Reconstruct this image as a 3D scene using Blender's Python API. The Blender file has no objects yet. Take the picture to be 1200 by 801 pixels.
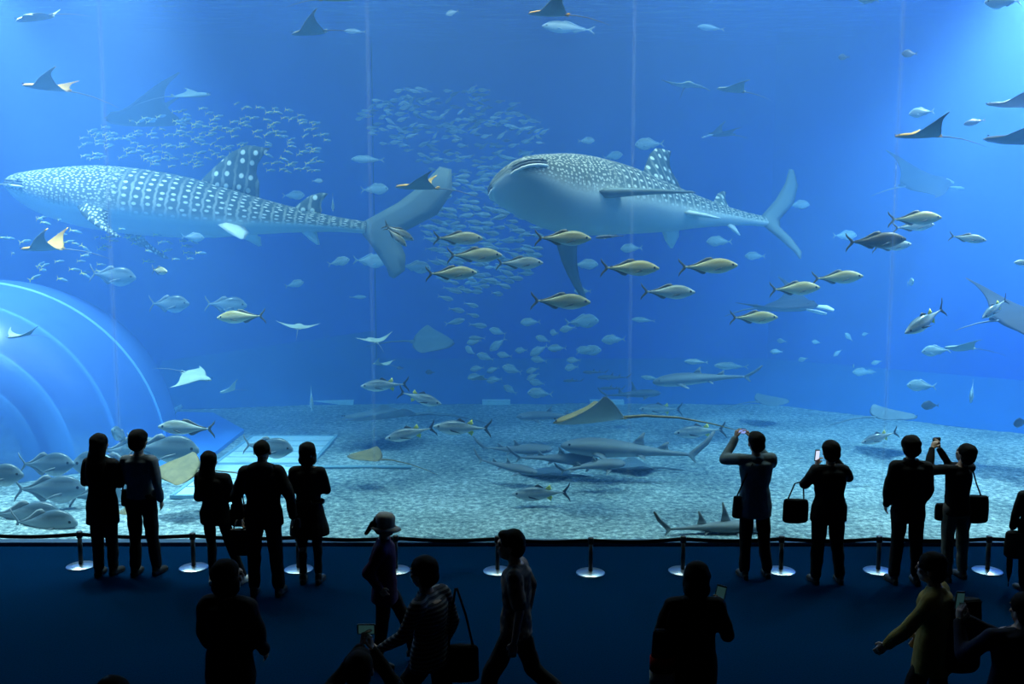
import bpy, bmesh, math, random
import numpy as np
from mathutils import Vector, Matrix, Euler

random.seed(7)
SC = bpy.context.scene
COL = SC.collection
PI = math.pi

# ------------------------------------------------------------------ camera, world, lights, exposure
W, H, F = 1200, 801, 1080.0
CAM_Z, PITCH = 3.9, math.atan(116.5 / 1080.0)
cd = bpy.data.cameras.new('camera')
cd.sensor_width = 36.0
cd.lens = 36.0 * F / W
cd.clip_end = 200
cam = bpy.data.objects.new('camera', cd)
cam.location = (0, 0, CAM_Z)
cam.rotation_euler = (PI / 2 - PITCH, 0, 0)
COL.objects.link(cam)
SC.camera = cam

world = bpy.data.worlds.new('hall_dark')
world.use_nodes = True
world.node_tree.nodes['Background'].inputs[0].default_value = (0.0, 0.06, 0.16, 1)
world.node_tree.nodes['Background'].inputs[1].default_value = 0.02
SC.world = world

vs = SC.view_settings
vs.view_transform = 'Standard'
vs.look = 'None'
vs.gamma = 1.0
vs.use_curve_mapping = False
vs.exposure = 0.0
SC.cycles.use_denoising = True
SC.cycles.volume_bounces = 1
SC.cycles.max_bounces = 8
SC.cycles.diffuse_bounces = 3
SC.cycles.transparent_max_bounces = 12
SC.cycles.sample_clamp_indirect = 4.0

WATER_Z = 8.75          # underside of the water surface
GLASS_Y = 11.75         # inner face of the acrylic
BACK_Y = 24.0

def light(name, kind, loc, energy, color, **kw):
    d = bpy.data.lights.new(name, kind)
    d.energy = energy
    d.color = color
    rot = kw.pop('rot', (0, 0, 0))
    for k, v in kw.items():
        setattr(d, k, v)
    o = bpy.data.objects.new(name, d)
    o.location = loc
    o.rotation_euler = rot
    COL.objects.link(o)
    return o

# daylight and lamps over the open top of the tank, plus an added front fill
light('tank_skylight', 'AREA', (-6.6, 17.4, 10.0), 360, (0.66, 0.88, 1.0), shape='RECTANGLE', size=9.5, size_y=6.0, spread=math.radians(140))
light('tank_skylight', 'AREA', (7.4, 17.4, 10.0), 500, (0.66, 0.88, 1.0), shape='RECTANGLE', size=9.0, size_y=6.0, spread=math.radians(140))
light('tank_strip_lamp', 'AREA', (0.0, 15.4, 10.0), 1250, (0.97, 1.0, 0.86), shape='RECTANGLE', size=24, size_y=1.8, spread=math.radians(115))
light('tank_front_fill', 'AREA', (0.0, 12.9, 10.0), 520, (1.0, 1.0, 0.80), shape='RECTANGLE', size=24, size_y=1.0, spread=math.radians(75))  # added fill with no known source, warms and brightens the near sand
light('tank_lamp', 'SPOT', (-8.9, 15.4, 9.1), 4300, (0.97, 1.0, 1.0), spot_size=math.radians(105), spot_blend=1.0, shadow_soft_size=0.4)
light('tank_lamp', 'SPOT', (9.0, 15.6, 9.05), 8000, (0.97, 1.0, 1.0), spot_size=math.radians(112), spot_blend=1.0, shadow_soft_size=0.4)
light('tank_lamp', 'SPOT', (-5.6, 13.2, 10.2), 8500, (0.85, 0.98, 1.0), spot_size=math.radians(46), spot_blend=1.0, shadow_soft_size=0.5)
light('hall_lamp', 'AREA', (3.0, 2.5, 9.0), 1.2, (1.0, 0.78, 0.5), shape='RECTANGLE', size=6, size_y=3)

# ------------------------------------------------------------------ helpers
def at(px, py, Y):
    """the point at depth Y that the photograph shows at pixel px, py"""
    v = Vector(((px - W / 2) / F, (H / 2 - py) / F, -1.0))
    v = cam.rotation_euler.to_matrix() @ v
    return Vector((0, 0, CAM_Z)) + v * (Y / v.y)

def ground(px, py, z=0.0):
    v = Vector(((px - W / 2) / F, (H / 2 - py) / F, -1.0))
    v = cam.rotation_euler.to_matrix() @ v
    return Vector((0, 0, CAM_Z)) + v * ((z - CAM_Z) / v.z)

def ppm(p):
    """pixels per metre at a point"""
    d = (Vector(p) - Vector((0, 0, CAM_Z)))
    ax = cam.rotation_euler.to_matrix() @ Vector((0, 0, -1))
    return F / d.dot(ax)

def new_mesh(name, verts, faces, mats=(), smooth=True, midx=None, uv=None):
    me = bpy.data.meshes.new(name)
    me.from_pydata([tuple(v) for v in verts], [], [tuple(f) for f in faces])
    for m in mats:
        me.materials.append(m)
    if midx is not None:
        me.polygons.foreach_set('material_index', midx)
    if smooth:
        me.polygons.foreach_set('use_smooth', [True] * len(me.polygons))
    if uv is not None:
        lay = me.uv_layers.new(name='UVMap')
        arr = np.empty(len(me.loops), dtype=np.int32)
        me.loops.foreach_get('vertex_index', arr)
        lay.data.foreach_set('uv', np.asarray(uv, dtype=np.float32)[arr].ravel())
    me.update()
    return me

def link(name, me, parent=None, label=None, cat=None, group=None, kind=None):
    o = bpy.data.objects.new(name, me)
    COL.objects.link(o)
    if parent is not None:
        o.parent = parent
    for k, v in (('label', label), ('category', cat), ('group', group), ('kind', kind)):
        if v:
            o[k] = v
    return o

def empty(name, loc=(0, 0, 0), rot=(0, 0, 0), label=None, cat=None, group=None, kind=None):
    o = link(name, None, None, label, cat, group, kind)
    o.location = loc
    o.rotation_euler = rot
    o.empty_display_size = 0.1
    return o

def box_geo(lo, hi):
    x0, y0, z0 = lo
    x1, y1, z1 = hi
    v = [(x0, y0, z0), (x1, y0, z0), (x1, y1, z0), (x0, y1, z0), (x0, y0, z1), (x1, y0, z1), (x1, y1, z1), (x0, y1, z1)]
    f = [(0, 3, 2, 1), (4, 5, 6, 7), (0, 1, 5, 4), (1, 2, 6, 5), (2, 3, 7, 6), (3, 0, 4, 7)]
    return v, f

def box(name, lo, hi, m, **kw):
    v, f = box_geo(lo, hi)
    return link(name, new_mesh(name, v, f, [m], smooth=False), **kw)

def joined(parts):
    V, Fc = [], []
    for v, f in parts:
        b = len(V)
        V += list(v)
        Fc += [tuple(i + b for i in q) for q in f]
    return V, Fc

def tube_geo(pts, radii, n=8, cap=True, flat=1.0, up=None):
    """a tube through pts, radius per point, flat = second half axis over first"""
    pts = [Vector(p) for p in pts]
    V, Fc = [], []
    prev = None
    for i, p in enumerate(pts):
        t = (pts[min(i + 1, len(pts) - 1)] - pts[max(i - 1, 0)]).normalized()
        ref = Vector(up) if up else (prev if prev is not None else (Vector((0, 0, 1)) if abs(t.z) < 0.9 else Vector((1, 0, 0))))
        a = (ref - t * ref.dot(t))
        if a.length < 1e-5:
            a = t.orthogonal()
        a.normalize()
        b = t.cross(a)
        prev = a
        r = radii[i] if hasattr(radii, '__len__') else radii
        for k in range(n):
            c = 2 * PI * k / n
            V.append(p + a * (math.cos(c) * r) + b * (math.sin(c) * r * flat))
    for i in range(len(pts) - 1):
        for k in range(n):
            k2 = (k + 1) % n
            Fc.append((i * n + k, i * n + k2, (i + 1) * n + k2, (i + 1) * n + k))
    if cap:
        Fc.append(tuple(range(n - 1, -1, -1)))
        Fc.append(tuple(range((len(pts) - 1) * n, len(pts) * n)))
    return V, Fc

def lathe_geo(prof, n=24):
    """prof: (radius, z) from bottom to top"""
    V, Fc = [], []
    for r, z in prof:
        for k in range(n):
            c = 2 * PI * k / n
            V.append((r * math.cos(c), r * math.sin(c), z))
    for i in range(len(prof) - 1):
        for k in range(n):
            k2 = (k + 1) % n
            Fc.append((i * n + k, i * n + k2, (i + 1) * n + k2, (i + 1) * n + k))
    Fc.append(tuple(range(n - 1, -1, -1)))
    Fc.append(tuple(range((len(prof) - 1) * n, len(prof) * n)))
    return V, Fc

def mat(name, color, rough=0.6, metal=0.0, noise=0.0, scale=8.0, spec=0.5, bump=0.0):
    m = bpy.data.materials.new(name)
    m.use_nodes = True
    nt = m.node_tree
    b = nt.nodes['Principled BSDF']
    b.inputs['Base Color'].default_value = (*color, 1)
    b.inputs['Roughness'].default_value = rough
    b.inputs['Metallic'].default_value = metal
    b.inputs['Specular IOR Level'].default_value = spec
    if noise or bump:
        tc = nt.nodes.new('ShaderNodeTexCoord')
        nz = nt.nodes.new('ShaderNodeTexNoise')
        nz.inputs['Scale'].default_value = scale
        nz.inputs['Detail'].default_value = 4
        nt.links.new(tc.outputs['Object'], nz.inputs['Vector'])
        if noise:
            cr = nt.nodes.new('ShaderNodeValToRGB')
            cr.color_ramp.elements[0].position = 0.3
            cr.color_ramp.elements[1].position = 0.7
            cr.color_ramp.elements[0].color = (*[c * (1 - noise) for c in color], 1)
            cr.color_ramp.elements[1].color = (*[min(1, c * (1 + noise)) for c in color], 1)
            nt.links.new(nz.outputs['Fac'], cr.inputs['Fac'])
            nt.links.new(cr.outputs['Color'], b.inputs['Base Color'])
        if bump:
            bp = nt.nodes.new('ShaderNodeBump')
            bp.inputs['Strength'].default_value = bump
            nt.links.new(nz.outputs['Fac'], bp.inputs['Height'])
            nt.links.new(bp.outputs['Normal'], b.inputs['Normal'])
    return m

def grad_mat(name, stops, axis=2, rough=0.45, noise=0.06, scale=9.0, spec=0.5, coord='Generated'):
    """skin colour that runs from belly to back (or nose to tail) in the animal's own space"""
    m = bpy.data.materials.new(name)
    m.use_nodes = True
    nt = m.node_tree
    b = nt.nodes['Principled BSDF']
    tc = nt.nodes.new('ShaderNodeTexCoord')
    sp = nt.nodes.new('ShaderNodeSeparateXYZ')
    nz = nt.nodes.new('ShaderNodeTexNoise')
    nz.inputs['Scale'].default_value = scale
    ad = nt.nodes.new('ShaderNodeMath')
    ad.operation = 'MULTIPLY_ADD'
    ad.inputs[1].default_value = noise * 2
    nt.links.new(tc.outputs[coord], sp.inputs[0])
    nt.links.new(tc.outputs['Object'], nz.inputs['Vector'])
    nt.links.new(nz.outputs['Fac'], ad.inputs[0])
    sb = nt.nodes.new('ShaderNodeMath')
    sb.operation = 'SUBTRACT'
    sb.inputs[1].default_value = noise
    nt.links.new(sp.outputs[axis], sb.inputs[0])
    nt.links.new(sb.outputs[0], ad.inputs[2])
    cr = nt.nodes.new('ShaderNodeValToRGB')
    el = cr.color_ramp.elements
    el[0].position, el[0].color = stops[0][0], (*stops[0][1], 1)
    el[1].position, el[1].color = stops[-1][0], (*stops[-1][1], 1)
    for p, c in stops[1:-1]:
        e = el.new(p)
        e.color = (*c, 1)
    nt.links.new(ad.outputs[0], cr.inputs['Fac'])
    nt.links.new(cr.outputs['Color'], b.inputs['Base Color'])
    b.inputs['Roughness'].default_value = rough
    b.inputs['Specular IOR Level'].default_value = spec
    return m

# ------------------------------------------------------------------ the setting
M_CARPET = mat('hall_carpet', (0.0006, 0.0145, 0.046), 0.95, noise=0.25, scale=60, spec=0.0)
M_HALL = mat('hall_paint', (0.03, 0.035, 0.045), 0.9, spec=0.1)
M_CURB = mat('curb_paint', (0.03, 0.07, 0.13), 0.55, noise=0.1)
M_WALL = mat('tank_wall_paint', (0.013, 0.095, 0.66), 0.85, noise=0.10, scale=0.6, spec=0.1)
M_LEDGE = mat('tank_ledge_paint', (0.024, 0.13, 0.46), 0.85, noise=0.10, scale=0.8, spec=0.1)
M_SLOPE = mat('tank_slope_paint', (0.015, 0.11, 0.42), 0.85, noise=0.12, scale=0.8, spec=0.1)

def sand_mat():
    m = mat('coral_sand', (0.36, 0.42, 0.40), 0.95, spec=0.1)
    nt = m.node_tree
    b = nt.nodes['Principled BSDF']
    tc = nt.nodes.new('ShaderNodeTexCoord')
    n1 = nt.nodes.new('ShaderNodeTexNoise')
    n1.inputs['Scale'].default_value = 11.0
    n1.inputs['Detail'].default_value = 8
    n1.inputs['Roughness'].default_value = 0.75
    n2 = nt.nodes.new('ShaderNodeTexNoise')
    n2.inputs['Scale'].default_value = 0.5
    n2.inputs['Detail'].default_value = 3
    for n in (n1, n2):
        nt.links.new(tc.outputs['Object'], n.inputs['Vector'])
    mx = nt.nodes.new('ShaderNodeMath')
    mx.operation = 'MULTIPLY_ADD'
    mx.inputs[1].default_value = 0.35
    nt.links.new(n2.outputs['Fac'], mx.inputs[0])
    nt.links.new(n1.outputs['Fac'], mx.inputs[2])
    cr = nt.nodes.new('ShaderNodeValToRGB')
    cr.color_ramp.elements[0].position = 0.52
    cr.color_ramp.elements[0].color = (0.06, 0.11, 0.14, 1)
    cr.color_ramp.elements[1].position = 0.86
    cr.color_ramp.elements[1].color = (0.80, 0.92, 0.88, 1)
    e = cr.color_ramp.elements.new(0.68)
    e.color = (0.27, 0.37, 0.39, 1)
    nt.links.new(mx.outputs[0], cr.inputs['Fac'])
    nt.links.new(cr.outputs['Color'], b.inputs['Base Color'])
    bp = nt.nodes.new('ShaderNodeBump')
    bp.inputs['Strength'].default_value = 0.9
    bp.inputs['Distance'].default_value = 0.05
    nt.links.new(n1.outputs['Fac'], bp.inputs['Height'])
    nt.links.new(bp.outputs['Normal'], b.inputs['Normal'])
    return m

M_SAND = sand_mat()

box('floor', (-16, -4, -0.3), (16, 11.62, 0), M_CARPET, kind='structure')
box('trim_window_sill', (-12.5, 11.56, 0.0), (12.5, 11.70, 0.05), M_CURB, kind='structure')
box('wall_front_left', (-16, 11.5, -0.3), (-12.5, 11.74, 11), M_HALL, kind='structure')
box('wall_front_right', (12.5, 11.5, -0.3), (16, 11.74, 11), M_HALL, kind='structure')
box('wall_front_upper', (-12.5, 11.5, 8.3), (12.5, 11.74, 11), M_HALL, kind='structure')
box('wall_hall_left', (-16.3, -4, -0.3), (-16, 11.9, 11), M_HALL, kind='structure')
box('wall_hall_right', (16, -4, -0.3), (16.3, 11.9, 11), M_HALL, kind='structure')
box('wall_hall_rear', (-16.3, -4.3, -0.3), (16.3, -4, 11), M_HALL, kind='structure')
box('ceiling', (-16.3, -4.3, 9.2), (16.3, 11.9, 9.5), M_HALL, kind='structure')

def grid_floor(name, x0, x1, y0, y1, nx, ny, zf, m, **kw):
    V = [(x0 + (x1 - x0) * i / nx, y0 + (y1 - y0) * j / ny, 0) for j in range(ny + 1) for i in range(nx + 1)]
    V = [(x, y, zf(x, y)) for x, y, _ in V]
    Fc = [(j * (nx + 1) + i, j * (nx + 1) + i + 1, (j + 1) * (nx + 1) + i + 1, (j + 1) * (nx + 1) + i) for j in range(ny) for i in range(nx)]
    return link(name, new_mesh(name, V, Fc, [m]), **kw)

from mathutils import noise as mnoise
grid_floor('floor_tank', -15, 15, 11.7, 22.12, 300, 104,
           lambda x, y: 0.0 + 0.035 * mnoise.noise(Vector((x * 0.9, y * 0.9, 0))) + 0.012 * mnoise.noise(Vector((x * 5, y * 5, 3))),
           M_SAND, kind='structure')

def prism_quad(name, pts, thick, m, **kw):
    """a slab under a quad of points"""
    a = [Vector(p) for p in pts]
    n = (a[1] - a[0]).cross(a[-1] - a[0]).normalized()
    b = [p - n * thick for p in a]
    k = len(a)
    V = a + b
    Fc = [tuple(range(k)), tuple(range(2 * k - 1, k - 1, -1))] + [(i, i + k, (i + 1) % k + k, (i + 1) % k) for i in range(k)]
    return link(name, new_mesh(name, V, Fc, [m], smooth=False), **kw)

# sand edge, kerb and the pale ledge that rises to the back wall
e0, e1, e2 = Vector((-3.6, 22.1, 0.0)), Vector((6.2, 22.1, 0.0)), Vector((11.6, 17.6, 0.0))
l0, l1, l2 = Vector((-3.6, BACK_Y, 0.88)), Vector((6.7, BACK_Y, 0.88)), Vector((13.6, 18.2, 0.88))
prism_quad('floor_ledge_back', [e0, e1, l1, l0], 0.3, M_LEDGE, kind='structure')
prism_quad('floor_ledge_right', [e1, e2, l2, l1], 0.3, M_LEDGE, kind='structure')
top = 10.0
def wall_strip(name, p, q, z0, m, z1=top, **kw):
    p, q = Vector(p), Vector(q)
    n = Vector((q.y - p.y, -(q.x - p.x), 0)).normalized() * -0.3
    V = [Vector((p.x, p.y, z0 if isinstance(z0, (int, float)) else z0[0])), Vector((q.x, q.y, z0 if isinstance(z0, (int, float)) else z0[1])), Vector((q.x, q.y, z1)), Vector((p.x, p.y, z1))]
    return prism_quad(name, V, 0.3, m, **kw)

wall_strip('wall_tank_back', (-3.55, BACK_Y), (6.7, BACK_Y), 0.0, M_WALL, kind='structure')
wall_strip('wall_tank_right', (6.7, BACK_Y), (15.0, 17.0), 0.0, M_WALL, kind='structure')
la, lb = at(440, 386, 24.0), at(190, 421, 22.3)
lc = at(-60, 452, 20.8)
lc2 = lc + (lc - la) * ((lc.x + 15.0) / (la.x - lc.x))
wall_strip('wall_tank_left', (lc2.x, lc2.y), (la.x, la.y), -0.2, M_WALL, kind='structure')
wall_strip('wall_tank_left_side', (-15, 11.7), (-15, 22.5), -0.2, M_WALL, kind='structure')
wall_strip('wall_tank_right_side', (15.0, 17.0), (15.0, 11.7), -0.2, M_WALL, kind='structure')
g0, g1 = ground(440, 473), ground(170, 480)
prism_quad('floor_slope_left', [g1, g0, la + Vector((0, 0.02, 0)), lb + Vector((0, 0.02, 0)), ], 0.15, M_SLOPE, kind='structure')
box('ceiling_tank', (-16, 11.9, 11.6), (16, 26, 11.8), M_HALL, kind='structure')
box('wall_tank_rear_upper', (-16, 25.5, 8), (16, 25.7, 11.7), M_HALL, kind='structure')

# water: the body of it, and the rippled surface seen from below
def water_volume():
    m = bpy.data.materials.new('sea_water')
    m.use_nodes = True
    nt = m.node_tree
    nt.nodes.remove(nt.nodes['Principled BSDF'])
    out = nt.nodes['Material Output']
    sc = nt.nodes.new('ShaderNodeVolumeScatter')
    sc.inputs['Color'].default_value = (0.18, 0.46, 1.0, 1)
    sc.inputs['Density'].default_value = 0.066
    sc.inputs['Anisotropy'].default_value = 0.0
    ab = nt.nodes.new('ShaderNodeVolumeAbsorption')
    ab.inputs['Color'].default_value = (0.0, 0.60, 0.95, 1)
    ab.inputs['Density'].default_value = 0.125
    ad = nt.nodes.new('ShaderNodeAddShader')
    nt.links.new(sc.outputs[0], ad.inputs[0])
    nt.links.new(ab.outputs[0], ad.inputs[1])
    nt.links.new(ad.outputs[0], out.inputs['Volume'])
    return m

def prism(name, foot, z0, z1, m, **kw):
    k = len(foot)
    V = [(x, y, z0) for x, y in foot] + [(x, y, z1) for x, y in foot]
    Fc = [tuple(range(k - 1, -1, -1)), tuple(range(k, 2 * k))] + [(i, (i + 1) % k, (i + 1) % k + k, i + k) for i in range(k)]
    return link(name, new_mesh(name, V, Fc, [m], smooth=False), **kw)

FOOT = [(-14.95, GLASS_Y + .01), (14.95, GLASS_Y + .01), (14.95, 16.95), (6.66, 23.97), (-3.5, 23.97), (lc2.x + .05, lc2.y - .03), ]
prism('water', FOOT, -0.6, WATER_Z, water_volume(), label='clear blue sea water filling the tank', cat='water', kind='stuff')

def surface_mat():
    m = bpy.data.materials.new('water_surface')
    m.use_nodes = True
    nt = m.node_tree
    nt.nodes.remove(nt.nodes['Principled BSDF'])
    out = nt.nodes['Material Output']
    tr = nt.nodes.new('ShaderNodeBsdfTransparent')
    gl = nt.nodes.new('ShaderNodeBsdfGlossy')
    gl.inputs['Color'].default_value = (0.75, 0.9, 1.0, 1)
    gl.inputs['Roughness'].default_value = 0.06
    tc = nt.nodes.new('ShaderNodeTexCoord')
    mp = nt.nodes.new('ShaderNodeMapping')
    mp.inputs['Scale'].default_value = (0.9, 2.6, 1.0)
    nz = nt.nodes.new('ShaderNodeTexNoise')
    nz.inputs['Scale'].default_value = 1.6
    nz.inputs['Detail'].default_value = 4
    bp = nt.nodes.new('ShaderNodeBump')
    bp.inputs['Strength'].default_value = 1.0
    bp.inputs['Distance'].default_value = 0.22
    nt.links.new(tc.outputs['Object'], mp.inputs['Vector'])
    nt.links.new(mp.outputs[0], nz.inputs['Vector'])
    nt.links.new(nz.outputs['Fac'], bp.inputs['Height'])
    nt.links.new(bp.outputs['Normal'], gl.inputs['Normal'])
    lw = nt.nodes.new('ShaderNodeLayerWeight')
    lw.inputs['Blend'].default_value = 0.35
    mx = nt.nodes.new('ShaderNodeMixShader')
    cr = nt.nodes.new('ShaderNodeValToRGB')
    cr.color_ramp.elements[0].position = 0.25
    cr.color_ramp.elements[0].color = (0.05, 0.05, 0.05, 1)
    cr.color_ramp.elements[1].position = 0.6
    cr.color_ramp.elements[1].color = (0.9, 0.9, 0.9, 1)
    nt.links.new(lw.outputs['Facing'], cr.inputs['Fac'])
    nt.links.new(cr.outputs['Color'], mx.inputs['Fac'])
    nt.links.new(tr.outputs[0], mx.inputs[1])
    nt.links.new(gl.outputs[0], mx.inputs[2])
    nt.links.new(mx.outputs[0], out.inputs['Surface'])
    return m

def inside_foot(x, y):
    c = False
    for (x1, y1), (x2, y2) in zip(FOOT, FOOT[1:] + FOOT[:1]):
        if (y1 > y) != (y2 > y) and x < (x2 - x1) * (y - y1) / (y2 - y1) + x1:
            c = not c
    return c

ws = grid_floor('water_surface', -14.9, 14.9, 11.96, 24.0, 300, 120,
                lambda x, y: WATER_Z + 0.012 + 0.03 * mnoise.noise(Vector((x * 0.8, y * 1.6, 0))) + 0.018 * mnoise.noise(Vector((x * 2.2, y * 4.5, 5))),
                surface_mat(), label='rippled underside of the water surface at the top of the tank', cat='water', kind='stuff')
bm = bmesh.new()
bm.from_mesh(ws.data)
bmesh.ops.delete(bm, geom=[v for v in bm.verts if not inside_foot(v.co.x, v.co.y)], context='VERTS')
bm.to_mesh(ws.data)
bm.free()

# the acrylic window, in tall panels with glued seams
def acrylic_mat(name, k):
    m = bpy.data.materials.new(name)
    m.use_nodes = True
    nt = m.node_tree
    nt.nodes.remove(nt.nodes['Principled BSDF'])
    out = nt.nodes['Material Output']
    tr = nt.nodes.new('ShaderNodeBsdfTransparent')
    tr.inputs['Color'].default_value = (0.985, 0.993, 1.0, 1)
    gl = nt.nodes.new('ShaderNodeBsdfGlossy')
    gl.inputs['Roughness'].default_value = 0.02
    fr = nt.nodes.new('ShaderNodeMath')
    fr.operation = 'MULTIPLY_ADD'
    fr.inputs[1].default_value = 0.25
    fr.inputs[2].default_value = k
    lw = nt.nodes.new('ShaderNodeLayerWeight')
    lw.inputs['Blend'].default_value = 0.15
    mx = nt.nodes.new('ShaderNodeMixShader')
    nt.links.new(lw.outputs['Fresnel'], fr.inputs[0])
    nt.links.new(fr.outputs[0], mx.inputs['Fac'])
    nt.links.new(tr.outputs[0], mx.inputs[1])
    nt.links.new(gl.outputs[0], mx.inputs[2])
    nt.links.new(mx.outputs[0], out.inputs['Surface'])
    return m

def seam_mat():
    """the glued joint between two panels: clear, a little milky"""
    m = bpy.data.materials.new('acrylic_seam')
    m.use_nodes = True
    nt = m.node_tree
    nt.nodes.remove(nt.nodes['Principled BSDF'])
    out = nt.nodes['Material Output']
    tr = nt.nodes.new('ShaderNodeBsdfTransparent')
    tl = nt.nodes.new('ShaderNodeBsdfTranslucent')
    tl.inputs['Color'].default_value = (0.85, 0.92, 1.0, 1)
    mx = nt.nodes.new('ShaderNodeMixShader')
    mx.inputs['Fac'].default_value = 0.025
    nt.links.new(tr.outputs[0], mx.inputs[1])
    nt.links.new(tl.outputs[0], mx.inputs[2])
    nt.links.new(mx.outputs[0], out.inputs['Surface'])
    return m

M_ACR, M_SEAM = acrylic_mat('acrylic', 0.0), seam_mat()
win = empty('window_1', (0, GLASS_Y - 0.04, 0.0), kind='structure')
xs = [at(p, 400, GLASS_Y).x for p in (-466, -165, 136, 437, 738, 1040, 1341, 1642)]
xs[0], xs[-1] = -12.5, 12.5
me_pane = None
for a, b in zip(xs[:-1], xs[1:]):
    v, f = box_geo((a + 0.004, -0.02, 0.03), (b - 0.004, 0.02, 8.3))
    link('pane', new_mesh('pane', v, f, [M_ACR], smooth=False), win)
for a in xs[1:-1]:
    v, f = box_geo((a - 0.022, -0.026, 0.03), (a + 0.022, 0.026, 8.3))
    link('seam', new_mesh('seam', v, f, [M_SEAM], smooth=False), win)

# ------------------------------------------------------------------ dome, grates and panels on the tank floor
def dome_mat():
    m = bpy.data.materials.new('dome_acrylic')
    m.use_nodes = True
    nt = m.node_tree
    b = nt.nodes['Principled BSDF']
    b.inputs['Base Color'].default_value = (0.15, 0.34, 0.95, 1)
    b.inputs['Roughness'].default_value = 0.25
    out = nt.nodes['Material Output']
    tr = nt.nodes.new('ShaderNodeBsdfTransparent')
    tr.inputs['Color'].default_value = (0.8, 0.92, 1.0, 1)
    mx = nt.nodes.new('ShaderNodeMixShader')
    lw = nt.nodes.new('ShaderNodeLayerWeight')
    lw.inputs['Blend'].default_value = 0.3
    ma = nt.nodes.new('ShaderNodeMath')
    ma.operation = 'MULTIPLY_ADD'
    ma.inputs[1].default_value = 0.35
    ma.inputs[2].default_value = 0.42
    nt.links.new(lw.outputs['Facing'], ma.inputs[0])
    nt.links.new(ma.outputs[0], mx.inputs['Fac'])
    nt.links.new(tr.outputs[0], mx.inputs[1])
    nt.links.new(b.outputs[0], mx.inputs[2])
    nt.links.new(mx.outputs[0], out.inputs['Surface'])
    return m

M_DOME = dome_mat()
M_HOOP = mat('hoop_paint', (0.30, 0.62, 0.95), 0.5)
M_DARKHOOP = mat('tunnel_ring_paint', (0.08, 0.24, 0.60), 0.5)
M_BLUEPAD = mat('blue_floor_panel_paint', (0.06, 0.26, 0.85), 0.6, noise=0.08, scale=1.5)
M_GRATE = mat('pale_grate_slat', (0.62, 0.82, 0.88), 0.6, noise=0.08)
M_GRATEFRAME = mat('grate_frame', (0.25, 0.45, 0.55), 0.6)

DOME_Y = 17.5
dc = ground(0, 524)
dc = Vector((dc.x, dc.y, 0.0))
RD = 198.0 / ppm(Vector((dc.x, dc.y, 1.5)))
dome = empty('observation_dome', dc, label='big clear acrylic viewing dome bulging up from the sandy tank floor', cat='dome')
prof = [(RD, -0.1)] + [(RD * math.cos(a), RD * math.sin(a)) for a in [i * PI / 2 / 20 for i in range(20)]] + [(0.02, RD)]
link('shell', new_mesh('shell', *lathe_geo(prof, 64), [M_DOME]), dome)
def arc_tube(R, r, c, n=40, a0=0.0, a1=PI, flat=1.0, tilt=0.0):
    pts = []
    for i in range(n + 1):
        a = a0 + (a1 - a0) * i / n
        p = Vector((R * math.cos(a), 0, R * math.sin(a)))
        p.rotate(Euler((tilt, 0, 0)))
        pts.append(Vector(c) + p)
    return tube_geo(pts, r, 10, True, flat)
link('collar', new_mesh('collar', *arc_tube(RD * 0.995, 0.035, (0, -0.05, 0), tilt=0.12), [M_HOOP]), dome)
link('collar', new_mesh('collar', *arc_tube(RD * 0.90, 0.045, (-0.05, -1.32, 0), tilt=0.0), [M_HOOP]), dome)
# the tunnel mouth with its flat rings, seen through the dome
TY = 15.7
tc_ = at(-72, 575, TY)
for R_px, rr, m in ((150, 0.21, M_HOOP), (128, 0.13, M_DARKHOOP), (104, 0.17, M_HOOP)):
    R = R_px / ppm(tc_)
    link('tunnel_ring', new_mesh('tunnel_ring', *arc_tube(R, rr, Vector((tc_.x, TY + (150 - R_px) * 0.006, -0.1)) - dc, flat=.25), [m]), dome)

def floor_poly(name, px, h, m, **kw):
    pts = [ground(x, y, h) for x, y in px]
    if (pts[1] - pts[0]).cross(pts[2] - pts[0]).z < 0:
        pts = pts[::-1]
    return prism_quad(name, pts, h + 0.02, m, **kw)

pad = floor_poly('floor_panel', [(150, 548), (208, 482), (250, 483), (286, 503), (238, 540), (200, 560)], 0.07, M_BLUEPAD,
                 label='smooth blue floor panel between the dome and the sand', cat='panel')
for k, (a, b) in enumerate((((150, 508), (213, 477)),)):
    p, q = ground(*a, 0.1), ground(*b, 0.1)
    n_ = 3
    for i in range(n_):
        s0, s1 = p.lerp(q, i / n_ + 0.01), p.lerp(q, (i + 1) / n_ - 0.01)
        link('edge_strip', new_mesh('edge_strip', *tube_geo([s0 + Vector((0, 0, 0.02)), s1 + Vector((0, 0, 0.02))], 0.06, 4, True, 0.5), [M_GRATE], smooth=False), pad)

def grate(x0, x1, y0, y1, n, label):
    g = empty('floor_grate', ((x0 + x1) / 2, (y0 + y1) / 2, 0.0), label=label, cat='grate')
    w = (y1 - y0) / n
    hx = (x1 - x0) / 2
    hy = (y1 - y0) / 2
    v, f = box_geo((-hx + 0.03, -w / 2 + 0.025, 0.0), (hx - 0.03, w / 2 - 0.02, 0.045))
    me = new_mesh('slat', v, f, [M_GRATE], smooth=False)
    for i in range(n):
        o = link('slat', me, g)
        o.location.y = -hy + w * (i + 0.5)
    parts = [box_geo((-hx - 0.04, -hy - 0.04, 0), (-hx + 0.02, hy + 0.04, 0.05)), box_geo((hx - 0.02, -hy - 0.04, 0), (hx + 0.04, hy + 0.04, 0.05)),
             box_geo((-hx, -hy - 0.05, 0), (hx, -hy + 0.02, 0.05)), box_geo((-hx, hy - 0.02, 0), (hx, hy + 0.05, 0.05))]
    link('frame', new_mesh('frame', *joined(parts), [M_GRATEFRAME], smooth=False), g)
    return g

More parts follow.
